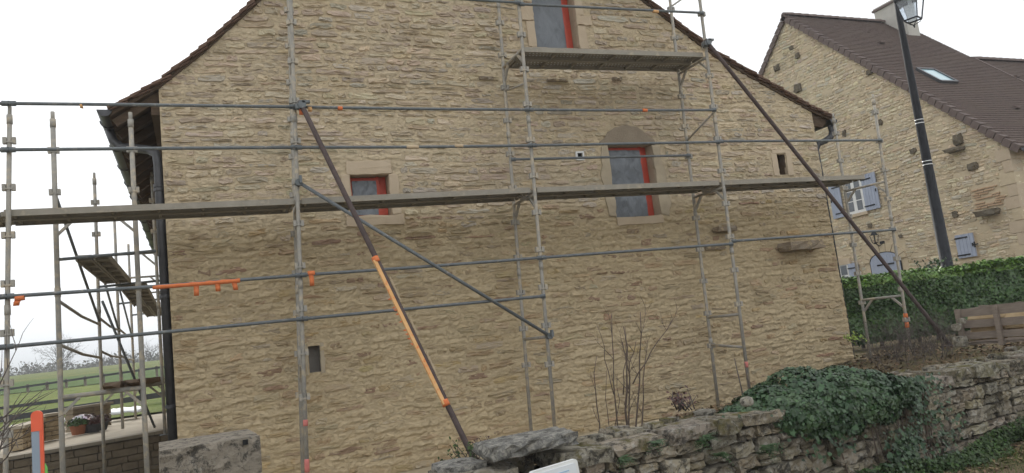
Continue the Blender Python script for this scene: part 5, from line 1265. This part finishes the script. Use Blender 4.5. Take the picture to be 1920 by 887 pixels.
# dead leaf litter
k = 700; x = r.uniform(5.5, 10, k); y = np.array([wy(a) for a in x]) - r.uniform(.15, .55, k)
o_ = leaves('leaf_litter', np.stack([x, y, ground_z(x, y) + .02], 1), np.array([0, 0, 1]) + r.normal(0, .3, (k, 3)), r.uniform(.03, .07, k), LEAF_OVAL, 'litter', None, 45, 0, (.5, 1.5), 'stuff'); tag(o_, 'brown dead leaves lying between weeds and grass', 'leaf litter')
def fern(c, n, L, label, seed):
    r2 = np.random.default_rng(seed); t = thing('fern', tuple(c), label, 'fern', 'ferns rooted in the low wall'); P = []; Nn = []; A = []; S_ = []
    for k in range(n):
        a = r2.uniform(-1.4, 1.4); up = r2.uniform(-.5, .6); d = np.array([math.sin(a), -math.cos(a) * .8, up]); d /= np.linalg.norm(d); ln = L * r2.uniform(.6, 1.1)
        for j in range(6):
            f_ = (j + .6) / 6; p = np.array(c) + d * ln * f_ + np.array([0, 0, -.35 * ln * f_ ** 2])
            sd_ = np.cross(d, [0, 0, 1]); sd_ /= np.linalg.norm(sd_)
            for s_ in (-1, 1): P.append(p + sd_ * s_ * .012); Nn.append([0, -.4, 1]); A.append(sd_ * s_ + d * .5); S_.append(.034 * (1.15 - f_))
    leaves('fronds', np.array(P), np.array(Nn), np.array(S_), LEAF_OVAL, 'fern_leaf', t, seed, 0, (.7, 1.3), along=np.array(A))
for i, (px_, n_, L_, lb_) in enumerate((((1316, 822), 22, .17, 'large dark fern growing from the wall face under the bare shrub'), ((1228, 830), 10, .12, 'small fern left of the large fern on the wall face'), ((1436, 838), 26, .19, 'bushy fern on the wall face below the ivy edge'), ((1168, 858), 10, .12, 'small fern low on the wall face near the letterbox'), ((1348, 852), 12, .13, 'sparse fern right below the large fern'))):
    c = at_d(px_, 5.6); x = c.x
    for d in np.linspace(4.2, 7, 200):
        c = at_d(px_, d)
        if c.y >= wy(c.x) - .06: break
    fern(c, n_, L_, lb_, 60 + i)

def twig(mb, p, d, L, rad, depth, r2, spread=.6, n=4):
    p = Vector(p); d = Vector(d).normalized(); pts = [p]; k = 4
    for i in range(k):
        d = (d + Vector(r2.normal(0, .09, 3)) + Vector((0, 0, .03))).normalized(); pts.append(pts[-1] + d * L / k)
    mb.path(pts, [rad * (1 - .65 * i / k) for i in range(k + 1)], n, False)
    if depth > 0:
        for i in range(1, k + 1):
            for q in range(r2.integers(0, 3) if i < k else 2):
                a = Vector(r2.normal(0, 1, 3)); a = (a - d * a.dot(d)).normalized(); twig(mb, pts[i], d + a * spread, L * r2.uniform(.35, .6), rad * .5, depth - 1, r2, spread, max(3, n - 1))
# bare shrub with upright shoots against the gable
SH = thing('bare_shrub', (3.95, 7.05, .45), 'leafless shrub with tall upright stems in front of the gable wall', 'shrub')
r2 = np.random.default_rng(71)
for i, (b0, t0, rd) in enumerate((((1116, 792), (1116, 668), .009), ((1137, 786), (1134, 694), .006), ((1153, 781), (1142, 588), .010), ((1168, 782), (1171, 612), .014), ((1175, 780), (1172, 640), .011), ((1181, 778), (1206, 584), .012), ((1190, 775), (1215, 650), .010), ((1172, 760), (1190, 640), .008), ((1186, 720), (1258, 600), .008), ((1150, 740), (1120, 608), .006), ((1146, 787), (1158, 700), .006), ((1168, 740), (1175, 610), .007))):
    dep = 7.7 + r2.uniform(-.15, .15); p = at_d(b0, dep); q = at_d(t0, dep + r2.uniform(-.1, .1)); mb = MB(); k = 6
    if b0[1] > 770: p.z -= .35
    pts = [p + (q - p) * (j / k) + Vector((r2.normal(0, .008), r2.normal(0, .008), 0)) + Vector((.03 * math.sin(j * 1.1 + i), 0, 0)) * (j / k) for j in range(k + 1)]
    mb.path(pts, [rd * (1 - .6 * j / k) for j in range(k + 1)], 6)
    if rd > .007:
        for j in range(2, k + 1):
            for _ in range(r2.integers(0, 2)):
                a = Vector((r2.normal(0, .8), r2.normal(0, .5), 1.3)).normalized(); twig(mb, pts[j] if j < k else pts[j - 1], a, r2.uniform(.12, .34), .0042, 1, r2, .6, 4)
    mb.build('stem', 'twig_bark', SH, True)
for i, (b0, t0, lb_) in enumerate((((1392, 738), (1377, 672), 'left of two dark bare shoots beside the ivy'), ((1404, 730), (1396, 680), 'right of two dark bare shoots beside the ivy'))):
    p, q = at_d(b0, 7.4), at_d(t0, 7.4); p.z -= .3; mb = MB(); mb.path([p, p + (q - p) * .5 + Vector((.015, 0, 0)), q], [.009, .007, .004], 6); o_ = mb.build('bare_shoot', 'twig_grey', None, True); tag(o_, lb_, 'shoot', 'bare shoots behind the wall')
# purple-leaved low shrub on the wall, sprouting plant beside the shore's foot
def leafy(name, c, n_st, L, nl, mat, label, seed, spread=.6, ls=(.02, .045), bark='twig_grey', leafy_top=True):
    r2 = np.random.default_rng(seed); t = thing(name, tuple(c), label, 'plant'); P = []; Nn = []; mb = MB()
    for k in range(n_st):
        d = Vector((r2.normal(0, spread), r2.normal(0, spread * .6), 1)).normalized(); p0 = Vector(c) + Vector((r2.normal(0, L * .35), r2.normal(0, .05), 0)); ln = L * r2.uniform(.5, 1.1); p1 = p0 + d * ln
        mb.path([p0, p0 + d * ln * .5 + Vector((r2.normal(0, .015), 0, 0)), p1], [.006, .0045, .002], 5)
        for j in range(nl): f_ = r2.uniform(.35, 1.05); P.append(np.array(p0 + d * ln * f_) + r2.normal(0, .022, 3)); Nn.append(r2.normal(0, .6, 3) + [0, -.4, .7])
    mb.build('stems', bark, t, True); leaves('foliage', np.array(P), np.array(Nn), r2.uniform(*ls, len(P)), LEAF_OVAL, mat, t, seed, .3, (.6, 1.5))
leafy('leafy_shrub', at_d((1285, 768), 6.6), 20, .17, 7, 'red_leaf', 'low purplish leafy shrub behind the wall, right of the bare shrub', 81, .5)
leafy('leafy_shrub', at_d((873, 868), 6.9), 12, .24, 12, 'weed_leaf', 'small sprouting plant at the foot of the orange-boarded pole', 82, .7, (.02, .04))
leafy('leafy_shrub', at_d((918, 842), 6.9), 7, .16, 9, 'red_leaf', 'small reddish sprout just left of the lichen-grey slab', 83, .6, (.015, .03))
leafy('leafy_shrub', at_d((1606, 640), 12.6), 10, .14, 10, 'bright_leaf', 'small yellow-green plant under the hedge beside the house corner', 84, .5, (.03, .06))
leafy('leafy_shrub', at_d((1748, 508), 16.5) - Vector((0, 0, .5)), 34, .75, 16, 'fern_leaf', 'dark shrub behind the hedge at the lamp post base', 85, .35, (.05, .09))
# bramble of dead grey twigs by the scaffold's right end
BR = thing('twiggy_bush', (10.9, 8.7, .75), 'grey leafless twiggy bush round the right scaffold foot', 'bush')
r2 = np.random.default_rng(91); 
for k in range(85):
    mb = MB(); c = at_d((r2.uniform(1640, 1785), 655), r2.uniform(10.4, 12.0)); c.z = gz(c.x, c.y); twig(mb, c, (r2.normal(0, .5), r2.normal(0, .35), 1), r2.uniform(.22, .5), .005, 2, r2, .9, 3); mb.build('stem', 'twig_grey', BR)
# dead grass stems on the wall top at right
k = 1500; x = r.uniform(6.2, 12, k); y = np.array([wy(a) for a in x]) + r.uniform(.2, .95, k); zz = np.maximum([wtop(a) + .06 for a in x], ground_z(x, y))
o_ = leaves('dry_grass', np.stack([x, y, zz], 1), np.stack([r.normal(0, 1, k), r.normal(0, 1, k), r.normal(0, .15, k)], 1), r.uniform(.03, .10, k), BLADE, 'litter', None, 46, 0, (.6, 1.5), 'stuff', along=np.stack([r.normal(0, .8, k), r.normal(0, .8, k), np.ones(k)], 1)); tag(o_, 'dry grass and stems on top of the low wall at right', 'dry grass')
# twigs poking in from the left edge
TW = thing('bare_shrub', tuple(at_d((-20, 880), 3.6)), 'dark bare twigs poking in at the lower left edge', 'shrub')
r2 = np.random.default_rng(95)
for (b0, t0) in (((-30, 860), (62, 795)), ((-30, 830), (48, 768)), ((-20, 880), (60, 838)), ((-25, 810), (40, 762)), ((-30, 850), (40, 760)), ((-10, 887), (30, 800)), ((-30, 790), (18, 655))):
    p, q = at_d(b0, 3.6 + r2.uniform(-.2, .2)), at_d(t0, 3.6 + r2.uniform(-.2, .2)); mb = MB(); twig(mb, p, q - p, (q - p).length, .005, 1, r2, .5, 5); mb.build('twig', 'twig_grey', TW)
mb = MB(); p = at_d((-30, 850), 3.6); mb.path([(p.x - .05, p.y, 0), (p.x - .02, p.y, .5), p + Vector((-.02, 0, .1))], [.014, .012, .008], 6); mb.build('stem', 'twig_grey', TW)

# ------------------------------------------------------------------ firewood crate on the wall, right
CR = thing('log_crate', (9.0, 6.6, .7), 'grey weathered slatted wooden crate of firewood standing on the wall at right', 'crate')
dC = 9.6
c0 = at_d((1808, 640), dC); cd = Vector((at_d((1920, 605), dC - .5) - c0)); cd.z = 0; cd.normalize(); cn = Vector((-cd.y, cd.x, 0)); zc0 = c0.z - .02; zc1 = at_d((1806, 579), dC).z
CL = 1.7
def cpt(a, d, z): return Vector((c0.x, c0.y, 0)) + cd * a + cn * d + Vector((0, 0, z))
for d in (0, .8):
    for a in (.0, .43, .90, 1.35): mb = MB(); mb.bar(cpt(a, d - .03 if d == 0 else d + .03, zc0 - .05), cpt(a, d - .03 if d == 0 else d + .03, zc1), .09, .05, up=tuple(cd)); mb.build('post', 'weathered_wood', CR)
    for z, h_ in ((zc1 - .055, .10), (zc1 - .20, .095), (zc1 - .345, .085)): mb = MB(); mb.bar(cpt(-.03, d, z), cpt(CL, d, z), .022, h_); mb.build('slat', 'weathered_wood', CR)
for a in (-.015, CL):
    for z in (zc1 - .06, zc1 - .2, zc1 - .34): mb = MB(); mb.bar(cpt(a, .02, z), cpt(a, .78, z), .022, .09); mb.build('slat', 'weathered_wood', CR)
mb = MB()
for k in range(6): mb.bar(cpt(-.02, .08 + k * .13, zc0 - .02), cpt(CL - .02, .08 + k * .13, zc0 - .02), .1, .02)
mb.build('floor_boards', 'weathered_wood', CR)
r2 = np.random.default_rng(99); LOGL = ['pale split log', 'yellowish split log', 'brown barked split log', 'short chunky split log']
cnt = 0
for lay, z in enumerate((zc0 + .07, zc0 + .18, zc1 - .26, zc1 - .15)):
    for k in range(4):
        a0 = .06 + k * .41 + r2.uniform(-.02, .02); ln = r2.uniform(.33, .42); d = .10 + r2.uniform(0, .05); V = []; rr = r2.uniform(.05, .065); n = 5; an = sorted(r2.uniform(0, 2 * PI, n) * .2 + np.arange(n) * 2 * PI / n * .9)
        for e in (0, 1):
            for t in an: V.append(tuple(cpt(a0 + ln * e, d + rr * math.cos(t), z + rr * math.sin(t) + r2.normal(0, .006))))
        F_ = [(i, (i + 1) % n, n + (i + 1) % n, n + i) for i in range(n)] + [tuple(range(n))[::-1], tuple(range(n, 2 * n))]
        o_ = mk('firewood_log', V, F_, 'split_wood'); rowname = ('bottom', 'second', 'third', 'top')[lay]; posn = ('first', 'second', 'third', 'fourth')[k]
        tag(o_, 'split firewood log in the crate, %s layer, %s from the left' % (rowname, posn), 'firewood', 'firewood logs in the crate')
# a couple of stones propped by the crate
for i, (p, s_) in enumerate((((1794, 614), .09), ((1800, 640), .13), ((1803, 602), .07))):
    V, F_ = rock(at_d(p, dC - .1), (s_, s_, s_), 930 + i, (3, 3, 3), .08, .6); o_ = mk('field_stone', V, F_, 'cap_slab', None, False, (1.2, 1.1, .9)); tag(o_, ('rounded stone at the left end of the log crate, middle of three', 'rounded stone at the left end of the log crate, lowest of three', 'rounded stone at the left end of the log crate, topmost of three')[i], 'stone', 'stones by the log crate')
# orange and grey post near the camera
mp = at_d((70, 800), 3.2); PO = thing('marker_post', (mp.x, mp.y, 0), 'slim grey post with orange edge and rounded orange top, nearest the camera at left', 'post')
zt = at_d((70, 770), 3.2).z; zg = at_d((70, 808), 3.2).z
mb = MB(); mb.box((mp.x - .006, mp.y, zg / 2), (.030, .018, zg)); mb.build('shaft', 'post_grey', PO)
mb = MB(); mb.box((mp.x + .015, mp.y, zg / 2), (.0125, .022, zg)); mb.build('edge_strip', 'post_orange', PO)
mb = MB(); pl = [(mp.x - .021, zg), (mp.x + .021, zg)] + [(mp.x + .021 * math.cos(PI * k / 8), zt - .02 + .02 * math.sin(PI * k / 8)) for k in range(9)]; mb.prism(pl, mp.y - .012, mp.y + .012); mb.build('rounded_top', 'post_orange', PO)
gp = at_d((81, 868), 3.2); mb = MB(); mb.path([(gp.x, gp.y, gp.z), (gp.x + .003, gp.y, gp.z - .02), (gp.x + .006, gp.y, gp.z - .12)], [.006, .012, .016], 8); mb.build('green_tag', 'tag_green', PO, True)

# ------------------------------------------------------------------ terrace, left of the house
def ty(x): return 13.55 + (x + 1.4) * .55
TER = thing('terrace_wall', (-2, 13.3, .3), 'low retaining wall of coursed stone blocks with a flat coping, left of the house', 'wall')
zT = EYE - .855; tang = math.atan(.55); r = np.random.default_rng(55)
b = MB(); R = Matrix.Rotation(tang, 3, 'Z'); b.box((-3.6, ty(-3.6) + .18, (zT + 0) / 2 - .05), (7.6, .22, zT), R); b.build('backing', 'terrace_mortar', TER)
z = .05
while z < zT - .09:
    h = min(r.uniform(.09, .13), zT - .06 - z); x = -6.8
    while x < -.35:
        L = r.uniform(.2, .46); V, F_ = rock((0, 0, 0), (L - .012, .14, h - .012), int(x * 77 + z * 991) % 9999, (3, 2, 2), .05, .92); c = Vector((x + L / 2 * math.cos(tang), ty(x + L / 2 * math.cos(tang)) + .06, z + h / 2))
        mk('stone', [tuple(R @ Vector(v) + c) for v in V], F_, 'terrace_stone', TER); x += L * math.cos(tang)
    z += h
x = -6.8
while x < -.4:
    L = .62; mb = MB(); c = Vector((x + L / 2 * math.cos(tang), ty(x + L / 2 * math.cos(tang)) + .12, zT - .02)); mb.box(c, (L - .008, .34, .05), R); mb.build('coping_slab', 'coping_concrete', TER); x += L * math.cos(tang)
X, Y = np.meshgrid(np.linspace(-9, -.3, 12), np.linspace(0, 1, 8), indexing='ij'); Yv = (ty(X) + .25) + (21.5 - ty(X)) * Y
o_ = fastmesh('patio', np.stack([X, Yv, np.full_like(X, zT - .015)], -1).reshape(-1, 3), gridfaces(12, 8), 'paving', smooth=True); tag(o_, 'pale paved terrace behind the retaining wall', 'patio', kind='structure')
def stone_wall_thing(name, p, q, h, th, label, mat='planter_stone', top='paving', seed=0):
    p, q = Vector(p), Vector(q); d = q - p; L = d.length; a = math.atan2(d.y, d.x); R = Matrix.Rotation(a, 3, 'Z'); t = thing(name, tuple((p + q) / 2), label, 'wall'); r2 = np.random.default_rng(seed)
    mb = MB(); mb.box((p + q) / 2 + Vector((0, 0, h / 2)), (L - .04, th - .06, h - .01), R); mb.build('backing', 'terrace_mortar', t)
    z = 0
    while z < h - .05:
        hh = min(r2.uniform(.07, .11), h - z); x = 0
        while x < L - .06:
            l_ = min(r2.uniform(.12, .3), L - x); V, F_ = rock((0, 0, 0), (l_ - .01, th, hh - .01), int(r2.integers(9999)), (3, 2, 2), .05, .9); c = p + d.normalized() * (x + l_ / 2) + Vector((0, 0, z + hh / 2)); mk('stone', [tuple(R @ Vector(v) + c) for v in V], F_, mat, t); x += l_
        z += hh
    mb = MB(); mb.box((p + q) / 2 + Vector((0, 0, h + .02)), (L + .06, th + .08, .045), R); mb.build('coping_slab', top, t); return t
pa = at_z((25, 850), zT); pb = at_z((112, 820), zT); pc = at_z((124, 818), zT); pd = at_z((198, 802), zT)
hp = .36
stone_wall_thing('planter_wall', at_z((28, 846), zT), at_z((70, 829), zT), .33, .22, 'short pale stone planter wall at the far left of the terrace', seed=1)
stone_wall_thing('planter_wall', at_z((76, 829), zT), at_z((113, 822), zT), .42, .22, 'pale stone planter wall in the middle of the terrace, left of the flower pots', seed=2)
stone_wall_thing('planter_wall', at_z((122, 815), zT) + Vector((0, .5, 0)), at_z((197, 801), zT) + Vector((0, .5, 0)), .44, .2, 'darker planter wall behind the flower pots', 'terrace_stone', 'coping_concrete', 3)
def sheet(name, pts, th, label, cat):
    pts = [Vector(p) for p in pts]; n = 8; V = []; F_ = []
    for i in range(n + 1):
        for j in range(4):
            a = pts[0] + (pts[1] - pts[0]) * i / n; b_ = pts[3] + (pts[2] - pts[3]) * i / n; p = a + (b_ - a) * j / 3; p = p + Vector((0, 0, .012 * math.sin(i * 1.7 + j))); V.append(tuple(p))
    m_ = len(V); V += [(x, y, z - th - .01 * math.sin(x * 9)) for x, y, z in V]
    for i in range(n):
        for j in range(3): k = i * 4 + j; F_ += [(k, k + 4, k + 5, k + 1), (m_ + k, m_ + k + 1, m_ + k + 5, m_ + k + 4)]
        F_ += [(i * 4, m_ + i * 4, m_ + i * 4 + 4, i * 4 + 4), (i * 4 + 3, i * 4 + 7, m_ + i * 4 + 7, m_ + i * 4 + 3)]
    F_ += [(0, 1, m_ + 1, m_), (1, 2, m_ + 2, m_ + 1), (2, 3, m_ + 3, m_ + 2)]
    k = n * 4; F_ += [(k + 1, k, m_ + k, m_ + k + 1), (k + 2, k + 1, m_ + k + 1, m_ + k + 2), (k + 3, k + 2, m_ + k + 2, m_ + k + 3)]
    return tag(mk(name, V, F_, 'white_cover', None, True), label, cat)
Yw = 21.6
sheet('white_cover', [at_y((16, 803), 18.5), at_y((124, 788), 18.5), at_y((124, 783), 20), at_y((22, 797), 20)], .04, 'white cover spread flat behind the left planter wall', 'cover')
sheet('white_cover', [at_y((196, 776), 19.5), at_y((266, 769), 19.5), at_y((264, 761), 20.6), at_y((212, 766), 20.6)], .035, 'white cover draped on the low bench beside the flower pots', 'cover')
for i, (px_, rr, hh, fl, lb_, mat) in enumerate((((147, 815), .14, .17, 'weed_leaf', 'terracotta bowl of leafy plants before the planter wall', 'terracotta'), ((171, 811), .18, .15, 'red_leaf', 'dark pot with reddish flowers, largest of the pots', 'slate_dark'), ((190, 807), .13, .16, 'red_leaf', 'small dark pot at the right end of the flower pots', 'slate_dark'))):
    c = at_z(px_, zT); t = thing('flower_pot', tuple(c), lb_, 'flower pot', 'flower pots on the terrace'); mb = MB()
    mb.path([c, c + Vector((0, 0, hh * .9)), c + Vector((0, 0, hh * .91)), c + Vector((0, 0, hh))], [rr * .72, rr, rr * 1.1, rr * 1.1], 14); mb.build('pot', mat, t)
    k = 260; d = RNG.normal(0, 1, (k, 3)); d /= np.linalg.norm(d, axis=1)[:, None]; d[:, 2] = np.abs(d[:, 2]); P = np.array(c) + [0, 0, hh] + d * [rr * 1.4, rr * 1.2, rr * 1.1] * RNG.uniform(.6, 1, (k, 1))
    leaves('foliage', P, d + RNG.normal(0, .4, (k, 3)), RNG.uniform(.04, .08, k), LEAF_OVAL, fl, t, 300 + i, .2)
    if i == 1: P = np.array(c) + [-.12, -.05, hh + .1] + d[:80] * [.2, .14, .1]; leaves('blossom', P, d[:80] + [0, 0, .4], np.full(80, .07), LEAF_OVAL, 'petal', t, 310)
# long timber edgings in the lawn, field fence
def edging(p, q, h, label):
    mb = MB(); n = 6; p, q = Vector(p), Vector(q)
    for i in range(n): mb.bar(p + (q - p) * i / n, p + (q - p) * ((i + 1) / n - .002), .12, h - .006 * (i % 2))
    tag(mb.build('timber_edging', 'slate_dark'), label, 'edging', 'timber edgings across the lawn')
edging(at_y((-60, 796), 25.5), at_y((420, 722), 25.5), .16, 'dark timber edging across the lawn, nearer the terrace')
edging(at_y((-60, 775), 31.5), at_y((150, 747), 31.5), .16, 'dark timber edging across the lawn, farther one below the field fence')
FE = thing('field_fence', tuple(at_y((150, 735), 42.2)), 'grey post-and-rail fence along the lower edge of the crop field', 'fence')
a, b_ = at_y((-180, 757), 42.2), at_y((420, 671), 42.2); n = 17
for k in range(n + 1):
    p = a + (b_ - a) * k / n; g_ = gz(p.x, p.y); mb = MB(); mb.bar((p.x, p.y, g_ - .1), (p.x + .02 * random.uniform(-1, 1), p.y, p.z + .08), .13, .11, up=(1, 0, 0)); mb.build('post', 'grey_timber', FE)
    if k < n:
        q = a + (b_ - a) * (k + 1) / n
        for dz2, mt in ((-.02, 'slate_dark'), (-.52, 'slate_dark')): mb = MB(); mb.bar(p + Vector((0, -.09, dz2)), q + Vector((0, -.09, dz2)), .05, .10); mb.build('rail', mt, FE)

# ------------------------------------------------------------------ trees beyond the field
def bare_tree(name, px_, Y, H, label, seed, depth=4, group=None):
    c = at_y(px_, Y); c.z = gz(c.x, c.y) - .3; t = thing(name, tuple(c), label, 'tree', group); r2 = np.random.default_rng(seed); mb = MB(); tr = MB(); tr.path([c, c + Vector((.05, 0, H * .22)), c + Vector((0, 0, H * .3))], [H * .035, H * .028, H * .02], 7); tr.build('trunk', 'far_bark', t, True)
    for k in range(9): twig(mb, c + Vector((0, 0, H * r2.uniform(.15, .3))), (r2.normal(0, .7), r2.normal(0, .7), 1), H * r2.uniform(.45, .65), H * .012, depth - 1, r2, .75, 3)
    mb.build('crown', 'far_bark', t)
bare_tree('bare_tree', (111, 705), 128, 4.9, 'broad leafless tree standing out above the field crest at left', 5)
bare_tree('bare_tree', (280, 676), 138, 4.2, 'leafless tree behind the scaffold beside the house corner', 6, 4)
bare_tree('bare_tree', (244, 682), 150, 3.2, 'small leafless tree on the crest between two scaffold poles', 7, 3)
r2 = np.random.default_rng(8); mb = MB()
for k in range(230):
    x = r2.uniform(-60, 18); Y_ = r2.uniform(165, 240); z = gz(x, Y_); H = r2.uniform(2.4, 4.0) + (Y_ - 165) * .022
    for q in range(4): twig(mb, (x, Y_, z), (r2.normal(0, .4), r2.normal(0, .4), 1), H * r2.uniform(.6, 1), .12, 1, r2, .7, 3)
o_ = mb.build('distant_wood', 'far_bark', None, kind='stuff'); tag(o_, 'grey leafless wood in a band behind the field', 'wood')
P = np.stack([r2.uniform(-60, 18, 16000), r2.uniform(165, 240, 16000)], 1); z = ground_z(P[:, 0], P[:, 1]); hz_ = (3.4 + (P[:, 1] - 165) * .02 + 1.2 * vn(P[:, 0] / 3.5, P[:, 1] / 3.5, 4)) * r2.random(16000) ** .6
o_ = leaves('distant_thicket', np.column_stack([P, z + hz_]), r2.normal(0, 1, (16000, 3)) + [0, -.5, .3], r2.uniform(.3, .8, 16000), LEAF_OVAL, 'thicket', None, 9, 0, (.6, 1.4), 'stuff'); tag(o_, 'brownish thicket filling the far tree line', 'thicket')

# ------------------------------------------------------------------ the air: thin even haze round everything
hm = bpy.data.materials.new('air_haze'); hm.use_nodes = True; ht = hm.node_tree; ht.nodes.clear()
ho = ht.nodes.new('ShaderNodeOutputMaterial'); pv = ht.nodes.new('ShaderNodeVolumePrincipled'); pv.inputs['Color'].default_value = (0.93, 0.965, 1.0, 1); pv.inputs['Density'].default_value = HAZE
ht.links.new(pv.outputs[0], ho.inputs['Volume']); MATS['air_haze'] = hm
mb = MB(); mb.box((0, 0, -9.5), (11000, 11000, 103)); tag(mb.build('haze', 'air_haze'), 'thin pale haze filling the air over the land', 'haze', kind='stuff')
